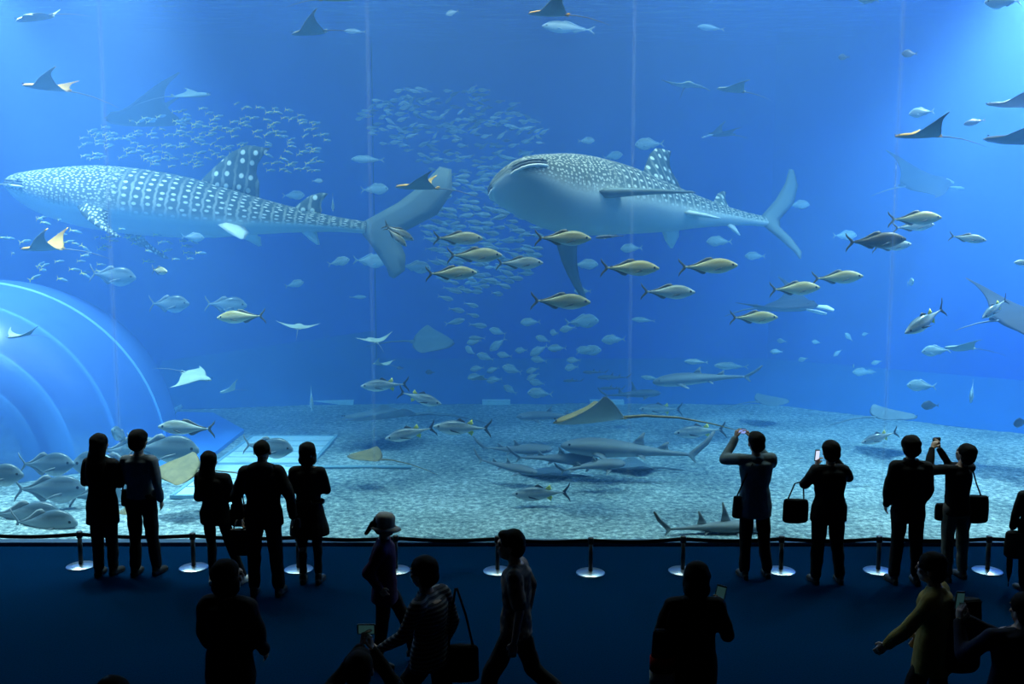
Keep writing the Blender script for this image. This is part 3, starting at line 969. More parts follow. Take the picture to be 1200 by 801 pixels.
def whale_shark(label, nose_px, Y, lpx, yaw, pitch, roll, bend_y, bend_z, near_pec, far_pec, tail_yaw=0.0, gape=0.0, tail_w=1.0, pec_m=None):
    """body length 1 from snout (x=0) to the tail root (x=-1)"""
    t = np.concatenate([np.linspace(0, .1, 9), np.linspace(.13, 1, 34)])
    kx = [0, .012, .03, .07, .13, .22, .34, .46, .58, .70, .82, .92, 1.0]
    w = catmull(kx, [.030, .062, .078, .087, .092, .095, .090, .078, .058, .041, .026, .017, .013], t)
    ht = catmull(kx, [.010, .022, .032, .046, .062, .080, .088, .084, .068, .047, .031, .021, .017], t)
    hb = catmull(kx, [.012, .030, .044, .064, .082, .094, .096, .090, .076, .053, .033, .020, .016], t) * (1 + gape * np.exp(-((t - .17) / .20) ** 2))
    X = -t
    cy = bend_y * np.clip(t - .35, 0, 1) ** 2
    cz = bend_z * t ** 2
    V, Fc, UV = loft_body(t, X, cy, cz, w, ht, hb, 28)
    c = at(*nose_px, Y)
    L = lpx / ppm(c)
    body = link('whale_shark', new_mesh('whale_shark', V, Fc, [M_WHALE], uv=UV), None, label, 'whale shark')
    body.matrix_world = Matrix.Translation(c) @ heading(yaw, pitch, roll) @ Matrix.Scale(L, 4)
    def cyz(tt):
        return float(bend_y * max(tt - .35, 0) ** 2), float(bend_z * tt ** 2)
    def prof(a, tt):
        return float(np.interp(tt, t, a))
    # first and second dorsal
    for (ta, tb, h, sw, nm) in ((.515, .69, .125, .105, 'dorsal_fin'), (.785, .865, .060, .06, 'dorsal_fin')):
        le, te = [], []
        for s in np.linspace(0, 1, 6):
            z = prof(ht, ta) - .012 + h * s
            xl = -ta - sw * s ** 1.15
            xt = -tb - (.012 if s > .05 else 0) + (tb - ta) * .18 * math.sin(s * PI) - max(0, sw + .025 - (tb - ta)) * s
            if s > .85:
                xl -= .014
            y_, zc = cyz((ta + tb) / 2)
            le.append((xl, y_, zc + z)), te.append((min(xt, xl - .012), y_, zc + (z if s > .1 else prof(ht, tb) - .012)))
        v, f = fin_geo(le, te, [.014 * (1 - s) + .003 for s in np.linspace(0, 1, 6)], (0, 1, 0))
        link(nm, new_mesh(nm, v, f, [M_WHALE], uv=[(-p[0], .62 + (p[2] - .05) * 2.0) for p in (tuple(q) for q in v)]), body)
    # pectorals, swept back; s = -1 is the animal's right
    for s, (out, down, back) in ((1, near_pec), (-1, far_pec)):
        ta, tb = .225, .31
        y_, zc = cyz(ta)
        root = Vector((-ta, y_ + s * prof(w, ta) * .86, zc - prof(hb, ta) * .45))
        rt = Vector((-tb, y_ + s * prof(w, tb) * .86, zc - prof(hb, tb) * .50))
        tip = root + Vector((-back, s * out, -down))
        d = (tip - root)
        nrm = d.cross(Vector((1, 0, 0))).normalized()
        le, te = [], []
        for q in np.linspace(0, 1, 7):
            a = root.lerp(tip, q) + Vector((.022 * math.sin(q * PI), 0, 0))
            bpt = rt.lerp(tip + Vector((-.022, 0, 0)), q ** .85)
            le.append(a)
            te.append(bpt + Vector((.02 * math.sin(q * PI), 0, 0)))
        v, f = fin_geo(le, te, [.010 * (1 - q) + .003 for q in np.linspace(0, 1, 7)], nrm)
        link('pectoral_fin', new_mesh('pectoral_fin', v, f, [pec_m or M_WHALE], uv=[(.02 + (-p[0] - .2) * 1.2, .55 + abs(p[1]) * 2.2) for p in (tuple(q) for q in v)]), body)
        # pelvic fins
        y_, zc = cyz(.60)
        a0 = Vector((-.59, y_ + s * .040, zc - .040))
        b0 = Vector((-.665, y_ + s * .030, zc - .036))
        v, f = fin_geo([a0, a0 + Vector((-.05, s * .035, -.025)), a0 + Vector((-.085, s * .05, -.038))], [b0, b0 + Vector((-.025, s * .03, -.02)), a0 + Vector((-.098, s * .05, -.036))], [.009, .006, .002], (0, .4 * s, 1))
        link('pelvic_fin', new_mesh('pelvic_fin', v, f, [M_WHALE_UNDER]), body)
    y_, zc = cyz(.83)
    v, f = fin_geo([(-.805, y_, zc - .022), (-.845, y_, zc - .05), (-.868, y_, zc - .062)], [(-.86, y_, zc - .016), (-.868, y_, zc - .04), (-.876, y_, zc - .06)], [.007, .005, .002], (0, 1, 0))
    link('anal_fin', new_mesh('anal_fin', v, f, [M_WHALE_UNDER]), body)
    # caudal fin
    y_, zc = cyz(1.0)
    le = [(-1.19, 0, .185), (-1.15, 0, .135), (-1.08, 0, .075), (-.985, 0, .014), (-.985, 0, -.012), (-1.03, 0, -.055), (-1.075, 0, -.105), (-1.085, 0, -.125)]
    te = [(-1.225, 0, .18), (-1.235, 0, .12), (-1.20, 0, .055), (-1.115, 0, .002), (-1.10, 0, -.022), (-1.125, 0, -.065), (-1.128, 0, -.105), (-1.10, 0, -.13)]
    te = [tuple(a + (q - a) * tail_w for a, q in zip(l_, t_)) for l_, t_ in zip(le, te)]
    def tw(p):
        x = p[0] + 1
        return (-1 + x * math.cos(tail_yaw), y_ + x * math.sin(tail_yaw), zc + p[2])
    v, f = fin_geo([tw(p) for p in le], [tw(p) for p in te], [.003, .007, .010, .012, .012, .010, .006, .002], (math.sin(-tail_yaw), math.cos(tail_yaw), 0))
    link('tail_fin', new_mesh('tail_fin', v, f, [M_WHALE_TAIL], uv=[(.15 - (p[0] + 1) * .5, .70 + (p[2] - zc) * .9) for p in (tuple(q) for q in v)]), body)
    # wide mouth, eyes, five gill slits a side
    tm = list(np.linspace(.075, .006, 9))
    side = lambda s, dz, k=1.0: [(-q - .0005, s * prof(w, q) * k, dz) for q in tm]
    for nm, dz, r, mm in (('mouth', -.004, .0035, M_MOUTH), ('lip', .004, .0025, M_GILL), ('lip', -.011, .004, M_WHALE_UNDER)):
        pts = side(1, dz) + side(-1, dz)[::-1]
        link(nm, new_mesh(nm, *tube_geo(pts, [r * (.4 if q in (0, len(pts) - 1) else 1) for q in range(len(pts))], 6), [mm]), body)
    for s in (-1, 1):
        ww = prof(w, .062)
        v = [Vector((x * .006, z * .004, y * .006)) + Vector((-.062, s * ww * .985, .004)) for x, y, z in EYE_V]
        link('eye', new_mesh('eye', v, EYE_F, [M_EYE]), body)
        for k in range(5):
            tx = .145 + k * .014
            ww, hh, bb = prof(w, tx), prof(ht, tx), prof(hb, tx)
            pts = [(-tx - .004 * math.cos(q * 1.5), s * ww * math.cos(q) * 1.001, (hh if q > 0 else bb) * math.sin(q) * 1.001) for q in np.linspace(-.55, .35, 7)]
            link('gill_slit', new_mesh('gill_slit', *tube_geo(pts, [.0003, .0008, .001, .001, .001, .0008, .0003], 5), [M_GILL]), body)
    return body

# smaller sharks of the tank floor
def shark_mat(name, back, belly):
    return grad_mat(name, [(.15, belly), (.35, back), (.6, back), (.9, tuple(c * .8 for c in back))], rough=.6, noise=.08, scale=6)

M_SHARK = shark_mat('grey_shark_skin', (0.16, 0.20, 0.23), (0.45, 0.50, 0.52))
M_SHARK_D = shark_mat('dark_shark_skin', (0.06, 0.09, 0.13), (0.2, 0.25, 0.3))

def shark(name, label, px, py, lpx, Y, yaw, pitch=0, roll=0, m=None, flat=1.0, wide=1.0, bend=0.0, fin=1.0, d1=.45, d2=.70, tail_up=.14, group=None):
    m = m or M_SHARK
    t = np.concatenate([np.linspace(0, .08, 5), np.linspace(.13, 1, 20)])
    kx = [0, .03, .1, .2, .35, .5, .65, .8, .92, 1.0]
    w = catmull(kx, [.012, .045, .07, .08, .078, .062, .042, .024, .014, .009], t) * wide
    ht = catmull(kx, [.008, .026, .05, .066, .07, .058, .04, .024, .016, .010], t) * flat
    hb = catmull(kx, [.008, .026, .045, .056, .058, .048, .034, .02, .014, .010], t) * flat
    X = .5 - t * .85
    cy = bend * np.clip(t - .3, 0, 1) ** 2
    V, Fc, UV = loft_body(t, X, cy, 0 * t, w, ht, hb, 16)
    c = at(px, py, Y)
    L = lpx / ppm(c)
    o = link(name, new_mesh(name, V, Fc, [m], uv=UV), None, label, 'shark', group)
    o.matrix_world = Matrix.Translation(c) @ heading(yaw, pitch, roll) @ Matrix.Scale(L, 4)
    def P(a, tt):
        return float(np.interp(tt, t, a))
    def yb(tt):
        return float(bend * max(tt - .3, 0) ** 2)
    for ta, h in ((d1, .11 * fin), (d2, .075 * fin)):
        xa, z, y_ = .5 - ta * .85, P(ht, ta) - .008, yb(ta + .04)
        v, f = fin_geo([(xa, y_, z), (xa - .045, y_, z + h * .6), (xa - .075, y_, z + h)], [(xa - .09, y_, z - .008), (xa - .08, y_, z + h * .45), (xa - .088, y_, z + h * .97)], [.009, .006, .002], (0, 1, 0))
        link('dorsal_fin', new_mesh('dorsal_fin', v, f, [m]), o)
    for s in (-1, 1):
        xa, y_, z = .5 - .24 * .85, s * P(w, .24) * .8, -P(hb, .24) * .5
        v, f = fin_geo([(xa, y_, z), (xa - .06, y_ + s * .07, z - .025), (xa - .11, y_ + s * .115, z - .04)], [(xa - .09, y_, z), (xa - .10, y_ + s * .055, z - .02), (xa - .125, y_ + s * .11, z - .04)], [.01, .007, .002], (0, .2 * s, 1))
        link('pectoral_fin', new_mesh('pectoral_fin', v, f, [m]), o)
        xa, y_, z = .5 - .58 * .85, yb(.58) + s * P(w, .58) * .7, -P(hb, .58) * .5
        v, f = fin_geo([(xa, y_, z), (xa - .06, y_ + s * .03, z - .03)], [(xa - .06, y_, z), (xa - .075, y_ + s * .03, z - .03)], [.006, .002], (0, .2 * s, 1))
        link('pelvic_fin', new_mesh('pelvic_fin', v, f, [m]), o)
        v = [Vector((x * .008, z_ * .005, y * .008)) + Vector((.5 - .07 * .85, s * P(w, .07) * .95, P(ht, .07) * .35)) for x, y, z_ in EYE_V]
        link('eye', new_mesh('eye', v, EYE_F, [M_EYE]), o)
    y_ = yb(1.0)
    dy = bend * .25
    v, f = fin_geo([(-.50, y_ + dy, tail_up), (-.44, y_ + dy * .5, tail_up * .55), (-.345, y_, .008), (-.345, y_, -.008), (-.39, y_ + dy * .3, -.05)], [(-.515, y_ + dy, tail_up * .95), (-.475, y_ + dy * .5, tail_up * .45), (-.40, y_, .0), (-.39, y_, -.012), (-.402, y_ + dy * .3, -.05)], [.003, .006, .009, .009, .002], (0, 1, 0))
    link('tail_fin', new_mesh('tail_fin', v, f, [m]), o)
    return o

# ------------------------------------------------------------------ the animals in their places
WS1 = whale_shark('huge spotted whale shark swimming level, its white-dotted flank in full view, above the dome',
                  (14, 216), 17.6, 420, 180, 7.2, 6, 0.10, 0.0, (.10, .075, .15), (.12, .10, .14), tail_yaw=-.25)
WS2 = whale_shark('tilted whale shark showing its broad pale belly, nose up, over the row of golden jacks',
                  (586, 207), 14.6, 500, 221, 4.0, 27, 0.10, -0.045, (.10, .03, .23), (.10, .16, .13), tail_yaw=-.2, gape=.32, tail_w=.62, pec_m=M_WHALE_TAIL)

# jacks: (px, py, length in px, depth, yaw, pitch, bend, label)
JACKS = [
    (537, 279, 58, 14.4, 4, -1, 0, 'olive grey jack, topmost of three stacked in front of the dense shoal'),
    (556, 299, 65, 14.2, -4, 0, .08, 'olive grey jack, middle of three stacked in front of the dense shoal'),
    (529, 320, 60, 14.0, 4, 1, -.1, 'olive grey jack, lowest of three stacked in front of the dense shoal'),
    (609, 308, 55, 14.4, 2, 0, .1, 'grey jack following snout to tail ahead of the middle stacked jack'),
    (660, 279, 66, 13.6, 3, -1, .1, 'olive jack crossing the hanging fin under the tilted whale shark'),
    (738, 314, 69, 13.8, 0, -1, -.1, 'golden jack with black tail just past the tip of the hanging whale shark fin'),
    (830, 312, 68, 14.0, -3, 2, .1, 'pale gold jack beneath the rear belly of the tilted whale shark'),
    (783, 342, 63, 14.2, 0, -1, .05, 'silvery jack swimming below and between two golden jacks'),
    (657, 353, 70, 13.8, 0, -2, -.1, 'large grey olive jack above the loose cluster of round blue fish'),
    (884, 372, 56, 14.6, 5, 0, .1, 'golden jack swimming up to the white-faced manta'),
    (931, 338, 60, 14.6, 0, 2, -.08, 'olive gold jack above the white-faced manta, another jack at its nose'),
    (982, 325, 58, 14.6, -2, 3, .1, 'pale gold jack leading, its tail over the wing tip of the white-faced manta'),
    (1027, 282, 71, 14.0, 3, 3, .05, 'dark brown shaded jack partly hiding a paler jack behind it'),
    (1045, 288, 46, 15.0, 0, 5, 0, 'pale jack half hidden behind the dark brown jack'),
    (1073, 256, 61, 14.4, 0, 2, .1, 'golden jack uppermost of the jacks, overlapping a silver one'),
    (1071, 265, 46, 15.2, -5, 5, .1, 'silvery jack half hidden below the uppermost golden jack'),
    (1134, 279, 40, 14.6, -25, -8, .15, 'short pale jack turned three-quarters, alone past the dark brown jack'),
    (1202, 308, 28, 14.6, 180, 2, 0, 'small grey jack cut off by the edge of view, facing the golden jacks'),
    (283, 371, 58, 14.4, 178, -3, .05, 'golden grey jack facing the dome, in front of a blue trevally'),
    (186, 317, 36, 14.8, -38, -3, .1, 'short olive jack turned three-quarters, above the dome shoulder'),
    (467, 272, 40, 14.2, 0, -28, 0, 'grey jack angled nose down beside the whale shark tail, upper of a pair'),
    (464, 277, 34, 14.0, -10, -42, .05, 'grey jack angled steeply nose down beside the whale shark tail, lower of a pair'),
    (219, 501, 67, 13.6, 180, 2, .05, 'silver jack with black-tipped fins over the blue floor panel'),
]
def jack_kind(lab):
    head = ' '.join(lab.split()[:3])
    if 'dark brown' in head:
        return JACK_SHADED
    if 'gold' in head:
        return JACK_GOLD
    if 'silver' in head or 'pale' in head or head.startswith(('grey', 'small grey')):
        return JACK_SILVER
    return JACK

for px, py, l, Y, yaw, pt, bd, lab in JACKS:
    put_fish(jack_kind(lab), px, py, l, Y, yaw, pt, lab, 'jacks swimming in mid water', bd)

TUNAS = [
    (451, 451, 56, 15.0, 188, -2, .05, 'slim tuna with yellow second dorsal fin, higher of a crossing pair over the sand edge'),
    (492, 466, 54, 14.8, -12, -14, 0, 'dark-backed tuna heading nose down, crossing behind the higher tuna over the sand edge'),
    (481, 507, 60, 14.0, 190, -12, .08, 'tuna nosing down over the sand, its yellow fin raised, nose away from a second tuna'),
    (542, 501, 68, 14.0, 183, 3, -.06, 'tuna over the sand whose snout meets another tuna, tail beside the resting sharks'),
    (1086, 375, 70, 13.6, 202, -24, -.1, 'big tuna diving towards the window with yellow second dorsal fin upright'),
    (1166, 361, 46, 14.4, 205, -28, 0, 'small tuna diving in front of the dark manta wing'),
    (1031, 512, 46, 14.6, 185, -16, 0, 'yellowish tuna over the sand behind the man with dark jacket and collar'),
    (774, 479, 50, 17.5, 178, -1, .08, 'yellowish tuna gliding low over the far sand above the big grey shark'),
    (634, 578, 68, 13.3, 177, -2, -.08, 'grey tuna close over the sand, below the heap of resting sharks'),
    (820, 505, 60, 15.5, 176, -6, .05, 'pale tuna over the sand beneath the trailing stingray tail'),
]
for px, py, l, Y, yaw, pt, bd, lab in TUNAS:
    put_fish(TUNA, px, py, l, Y, yaw, pt, lab, 'tunas over the sand', bd)

TREVS = [
    (53, 544, 72, 13.6, -6, 2, .1, 'big grey trevally in the herd by the dome, topmost of three full bodies'),
    (57, 573, 84, 13.2, 2, 0, .06, 'big grey trevally in the herd by the dome, middle of the stack'),
    (30, 604, 90, 12.7, 0, -2, .05, 'largest grey trevally low in the herd by the dome'),
    (50, 613, 84, 12.35, -4, 1, .1, 'grey trevally at the bottom of the herd, close to the window sill'),
    (-6, 556, 70, 13.0, -5, 0, 0, 'grey trevally by the dome, only its head in view'),
    (131, 548, 96, 13.9, 176, 4, .08, 'trevally behind the long-haired woman, its forked tail raised beside her'),
    (155, 528, 84, 14.5, 0, 0, .05, 'trevally swimming between the heads of the couple'),
    (190, 526, 88, 13.5, -3, -2, .08, 'big dark grey trevally with spiny back beside the head of the man in grey sweater'),
    (120, 577, 76, 13.4, 6, 6, -.1, 'trevally swimming behind the coat of the long-haired woman'),
    (313, 524, 64, 13.8, -10, -3, .1, 'pale pinkish grey trevally behind the head of the man with hooded jacket'),
    (131, 323, 58, 16.2, -4, -6, .1, 'blue-grey trevally with a yellow-tailed fish across its flank, above the dome'),
    (197, 356, 52, 16.4, -8, 0, .12, 'blue-grey trevally alone beside the dome, fins spread'),
    (264, 357, 50, 17.0, 0, -3, .1, 'dim blue trevally half hidden behind a golden jack'),
    (141, 510, 40, 14.4, 262, 30, 0, 'pale fish seen from the front, rising behind the couple'),
]
for px, py, l, Y, yaw, pt, bd, lab in TREVS:
    put_fish(TREV, px, py, l, Y, yaw, pt, lab, 'grey trevallies', bd)

ROUNDS = [
    (431, 187, 40, 19.0, 172, 2, 'slim blue fish under the shoal, above the tail of the level whale shark'),
    (439, 222, 32, 19.0, 5, 2, 'dim blue fish before the tall tail of the level whale shark'),
    (390, 238, 24, 18.0, 280, -55, 'pale fish swimming nose down above the tail stalk of the level whale shark'),
    (344, 229, 26, 20.0, 5, 0, 'faint blue fish behind the second back fin of the level whale shark'),
    (372, 212, 13, 18.5, 10, 0, 'tiny blue fish above the second back fin of the level whale shark'),
    (397, 307, 26, 18.0, 15, 12, 'pale blue fish below the tail fin of the level whale shark'),
    (345, 333, 22, 18.5, 12, 12, 'small bright-backed blue fish below the rear of the level whale shark'),
    (433, 306, 40, 18.6, -10, -4, 'blue fish behind the lower tail lobe of the level whale shark'),
    (487, 313, 36, 17.5, -3, -6, 'bright blue fish trailing below the paired jacks'),
    (419, 348, 20, 20.5, 3, 0, 'faint slim blue fish alone in open water below the tail fin'),
    (226, 278, 26, 17.0, 5, -4, 'grey-white round fish just under the belly of the level whale shark'),
    (365, 467, 30, 17.0, 285, -60, 'grey fish standing nose down at the far edge of the sand'),
    (683, 341, 20, 18.5, 178, 0, 'round blue fish behind the nose of the large grey olive jack'),
    (816, 424, 28, 17.0, 178, 2, 'bright pale round fish above the slender ledge shark'),
    (857, 429, 40, 17.4, 180, 2, 'pale blue round fish over the curved tail of the slender ledge shark'),
    (763, 443, 24, 17.8, 165, 6, 'pale fish at the snout of the slender ledge shark'),
    (754, 375, 28, 19.5, 178, 4, 'faint slender blue fish below the silvery jack'),
    (719, 398, 28, 18.6, 180, -4, 'round blue fish with drooping fins beside the glued window seam'),
    (682, 377, 40, 18.8, 6, 3, 'large faint blue fish at the top of the round fish cluster'),
    (690, 411, 30, 18.8, 5, 2, 'plump pale blue fish at the side of the round fish cluster'),
    (633, 461, 30, 17.4, 184, 4, 'plump pale blue fish hovering low over the sand edge'),
    (656, 167, 5, 20, 0, 0, 'speck of a blue fish above the tilted whale shark'),
    (687, 165, 20, 19.5, 10, 2, 'dim round blue fish above the snout of the tilted whale shark'),
    (718, 183, 24, 20.5, 8, 10, 'very faint blue fish above the back of the tilted whale shark'),
    (761, 169, 34, 19.0, 176, -2, 'blue fish with yellow forked tail above the tilted whale shark'),
    (833, 33, 32, 19.5, 176, 6, 'faint slim fish near the surface, far above the tilted whale shark'),
    (530, 15, 16, 17.5, 195, -20, 'pale fish near the surface above the dense shoal'),
    (416, 37, 26, 18.0, 178, 2, 'slim pale fish near the surface beside a raised ray wing'),
    (666, 33, 62, 17.5, 182, 4, 'long silver fish directly below the grey ray at the surface'),
    (1080, 132, 28, 15.5, 168, -6, 'small silver-white fish above the golden-headed ray'),
    (1175, 2, 42, 14.8, 178, -3, 'silver-white fish cut by the top of view over the bright water'),
    (1018, 0, 24, 15.0, 180, 0, 'pale round fish cut by the top of view near the rippled surface'),
    (936, 240, 26, 20.0, 5, 0, 'dim blue fish beyond the tail fin of the tilted whale shark'),
    (990, 276, 28, 20.0, 0, 0, 'dim blue fish behind the tail of the dark brown jack'),
    (1067, 331, 22, 16.0, 265, 10, 'small white fish seen end on above the diving tuna'),
    (1080, 452, 34, 16.2, 178, 2, 'pale round fish over the sand above the raised camera'),
    (1097, 411, 32, 16.0, 170, -6, 'pale blue fish overlapping the white flat ray'),
    (1139, 459, 32, 16.5, 240, -45, 'grey fish swimming nose down near the side wall'),
    (910, 412, 15, 19.0, 180, 0, 'tiny pale fish below the white-faced manta, to the side'),
    (1011, 436, 24, 19.5, 180, 0, 'dim flat blue fish on its own above the far sand'),
    (843, 283, 30, 19.5, 178, 0, 'faint blue fish below the pelvic fin of the tilted whale shark'),
    (686, 310, 30, 19.0, 0, 0, 'faint blue fish behind the hanging fin tip of the tilted whale shark'),
    (740, 291, 26, 19.6, 182, -3, 'faint blue fish under the mid belly of the tilted whale shark'),
    (710, 269, 26, 19.0, 184, 0, 'faint blue fish tucked under the belly edge of the tilted whale shark'),
    (885, 300, 24, 20.0, 180, 0, 'faint blue fish below the tail stalk of the tilted whale shark'),
    (960, 64, 0, 20, 0, 0, ''),
]
for px, py, l, Y, yaw, pt, lab in ROUNDS:
    if l > 6:
        put_fish(ROUND, px, py, l, Y, yaw, pt, lab, 'blue-grey round fish', 0.0, deep=.55 if 'long' in lab or 'slim' in lab or 'slender' in lab else 1.0)

DARKS = [
    (1066, 63, 18, 16.5, 180, 0, 'small black round fish in the bright water, higher of two'),
    (989, 67, 13, 17.5, 178, 0, 'small black round fish in the bright water, duller and smaller of two'),
    (1142, 143, 25, 15.5, 176, -12, 'brown slender fish in front of the grey eagle rays'),
    (1090, 475, 21, 16.5, 180, -2, 'small dark round fish over the sand beside the nose-down grey fish'),
    (1196, 495, 22, 15.8, 200, -5, 'small dark fish over the sand at the edge of view'),
    (504, 436, 11, 18.5, 180, 0, 'tiny dark fish above the crossing tunas'),
    (469, 431, 8, 18.5, 190, 0, 'tiny dark blue fish beside the folded pale ray'),
]
for px, py, l, Y, yaw, pt, lab in DARKS:
    put_fish(SURG, px, py, l, Y, yaw, pt, lab, 'small dark fish', 0.0, deep=.6 if 'slender' in lab else 1.0)

# ---- rays: px, py, span px, depth, yaw, pitch, roll, near wing, far wing
put_ray(COWNOSE, 57, 104, 84, 14.6, 184, 7, -6, 1.45, .7, 'tan ray in profile, dark raised wing and long whip tail, in the bright glow')
put_ray(PALERAY, 42, 21, 70, 15.2, 176, -8, 8, -.7, 1.2, 'whitish ray near the surface with wings swept, over the tan ray')
put_ray(PALERAY, 364, 38, 64, 14.8, 180, -6, 6, 1.3, .6, 'gold-rimmed ray near the surface with one wing lifted like a sail')
put_ray(COWNOSE, 392, 0, 60, 14.6, 0, 0, 6, .5, .5, 'brown ray cut by the top of view above the surface fish')
put_ray(COWNOSE, 645, 17, 74, 13.8, 180, 2, 0, 1.7, .8, 'orange-edged ray at the top of view, broad grey underside and raised wing')
put_ray(PALERAY, 858, 106, 52, 16.0, 185, 6, 14, .3, 1.5, 'slim pale yellow ray with upturned wing tip under the open surface')
put_ray(PALERAY, 805, 100, 60, 18.0, 268, 0, 0, -.3, .6, 'faint blue ray swimming head on with drooping wings beside the pale yellow ray')
put_ray(COWNOSE, 1078, 160, 84, 13.8, 182, 0, -4, 1.55, .5, 'golden-headed ray with tall dark raised wing above the jacks')
put_ray(GREYRAY, 1182, 124, 74, 14.0, 178, 4, -2, 1.4, .7, 'grey eagle ray with pointed raised wing in the bright water')
put_ray(GREYRAY, 1188, 165, 96, 13.8, 174, 4, 14, .5, .9, 'grey eagle ray with rippled wing edge, lower of the two')
put_ray(COWNOSE, 491, 220, 78, 14.2, 180, 2, 6, .75, 1.2, 'tan ray crossing in front of the tall tail of the level whale shark')
put_ray(COWNOSE, 52, 292, 78, 14.4, 180, 0, -4, 1.7, 1.5, 'tan ray with both wings raised among yellow-tailed fish over the dome')
put_ray(PALERAY, 350, 383, 54, 16.0, 100, 4, 4, .6, .6, 'pale ray seen end on with both wings spread level in open water')
put_ray(PALERAY, 437, 399, 50, 16.4, 115, 4, 6, .3, 1.3, 'pale ray with one wing curled up, in open water')
put_ray(PALERAY, 447, 427, 36, 17.0, 150, 0, 0, 1.2, .5, 'small pale ray folded with a wing up, over the far slope')
put_ray(PALERAY, 22, 394, 48, 13.9, 255, 0, 4, 1.0, 1.0, 'small pale ray gliding with wings lifted in front of the dome')
put_ray(PALERAY, 1126, 408, 54, 15.8, 178, 2, 24, .2, .4, 'flat white ray showing its pale side, with a blue fish at its nose')
put_ray(PALERAY, 560, 444, 34, 17.4, 182, 2, 20, .2, .4, 'small flat pale ray under the tail end of the shoal')
put_ray(PALERAY, 229, 440, 60, 15.2, -12, -14, 14, -.5, -.2, 'pale ray gliding downwards past the dome edge')
put_ray(PALERAY, 267, 458, 34, 15.6, 240, 0, 30, 1.0, .6, 'pale ray banking steeply with a bright underside beside the gliding ray')
put_ray(STING, 691, 492, 104, 13.2, 183, -4, 0, 1.5, .5, 'big tan stingray with arched wing and long trailing tail over the resting sharks')
put_ray(STING, 208, 551, 66, 12.9, 181, 0, -22, .2, .2, 'flat tan stingray sloping on edge behind the man in grey sweater')
put_ray(STING, 428, 536, 52, 14.4, 175, 4, -6, .5, .5, 'dull yellow stingray hovering over the sand by the straight cable')
put_ray(STING, 148, 612, 50, 12.9, 90, 55, 0, .2, .2, 'tan stingray standing upright against the glass between the couple')
put_ray(SANDRAY, 445, 488, 110, 17.5, 200, 0, 10, .3, .5, 'dark stingray gliding low over the far sand')
put_ray(SANDRAY, 507, 401, 62, 19.5, 0, -3, 26, .3, .3, 'faint blue stingray in open water under the shoal')
put_ray(SANDRAY, 1048, 488, 66, 16.8, 5, 0, 5, .4, .4, 'dark stingray near the sand under the small dark fish')
put_ray(SANDRAY, 640, 555, 76, 15.2, 170, 0, 6, .35, .35, 'dark stingray lying on the sand in front of the resting sharks')
put_ray(SANDRAY, 735, 548, 80, 15.6, 182, 0, 8, .3, .5, 'grey stingray on the sand beneath the big grey shark')
put_ray(SANDRAY, 905, 470, 50, 19.5, 10, 0, 8, .2, .2, 'faint flat ray near the foot of the far ledge')
put_ray(MANTA, 922, 360, 140, 17.6, -38, 4, 6, .5, .9, 'dark manta with white face and a tall raised wing below the jacks')
put_ray(MANTA, 1198, 374, 150, 15.4, 10, 2, 18, -.5, .8, 'large dark manta entering at the edge of view behind the small tuna')
put_ray(MANTA, 1085, 216, 120, 20.0, 8, 6, 24, .3, 1.0, 'dim blue manta with a pale curved mouth above the uppermost jack')
put_ray(SHADOW, 170, 142, 170, 20.0, 200, 0, 6, 1.0, 1.25, 'huge shadowy manta behind the yellow-tailed school, above the level whale shark')
put_ray(MANTA, 845, 158, 60, 20.5, 190, 0, 0, .4, 1.5, 'very faint manta with a white-tipped raised wing above the tilted whale shark')
put_ray(PALERAY, 222, 112, 70, 19.0, 0, 2, 16, .2, .3, 'dim flat ray with long tail beside the huge shadowy manta')

# ---- sharks near the floor
shark('zebra_shark', 'slender grey shark with curved raised tail swimming above the ledge', 826, 443, 122, 17.0, 176, -5, 4, bend=.3, fin=.55, tail_up=.10, wide=1.15)
shark('grey_shark', 'big grey shark resting over the sand under the trailing stingray tail', 745, 528, 176, 14.8, 175, 3, 8, fin=.75, d1=.55, d2=.74, wide=1.05, tail_up=.17)
shark('grey_shark', 'grey shark hugging the sand at the window foot, tall fins like sails', 832, 617, 140, 12.15, 4, -2, 0, fin=1.5, d1=.38, d2=.62, flat=.85, tail_up=.16, bend=-.15)
shark('grey_shark', 'dark shark silhouette cruising along the far edge of the sand', 738, 462, 74, 19.0, 4, 2, 0, m=M_SHARK_D, fin=1.4)
for k, (px, py, l, Y, yaw, pt, rl, lab) in enumerate((
        (600, 527, 96, 15.6, -12, 4, 10, 'grey shark at the back of the heap resting on the sand'),
        (650, 536, 110, 15.0, -6, -5, 10, 'grey shark on top of the heap resting on the sand'),
        (590, 546, 84, 14.6, -18, -6, 0, 'grey shark whose blunt head ends the heap resting on the sand'),
        (690, 545, 92, 14.2, 14, 0, 12, 'pale-sided grey shark at the end of the heap under the stingray'),
        (650, 487, 90, 17.6, 176, -2, 0, 'dim blue shark passing behind the arched stingray'))):
    shark('resting_shark' if k < 4 else 'grey_shark', lab, px, py, l, Y, yaw, pt, rl, fin=.7, wide=1.15, flat=.95, bend=.2 * (-1) ** k, group='sharks heaped on the sand' if k < 4 else None)
for px, py, l, Y, yaw, lab in ((698, 436, 30, 20.0, 178, 'small dark shark far off by the ledge, highest'), (720, 442, 40, 19.8, 182, 'small dark shark far off by the ledge, in the middle'),
                               (718, 455, 30, 19.6, 176, 'small dark shark far off by the ledge, lowest'), (672, 446, 24, 20.2, 180, 'small dark shark far off by the ledge, ahead of the rest')):
    shark('small_shark', lab, px, py, l, Y, yaw, 0, 0, m=M_SHARK_D, group='small sharks by the ledge')
shark('long_fish', 'pale fish tail slipping out of view ahead of the level whale shark', -14, 217, 62, 17.0, 180, -4, 0, fin=.5, tail_up=.06)
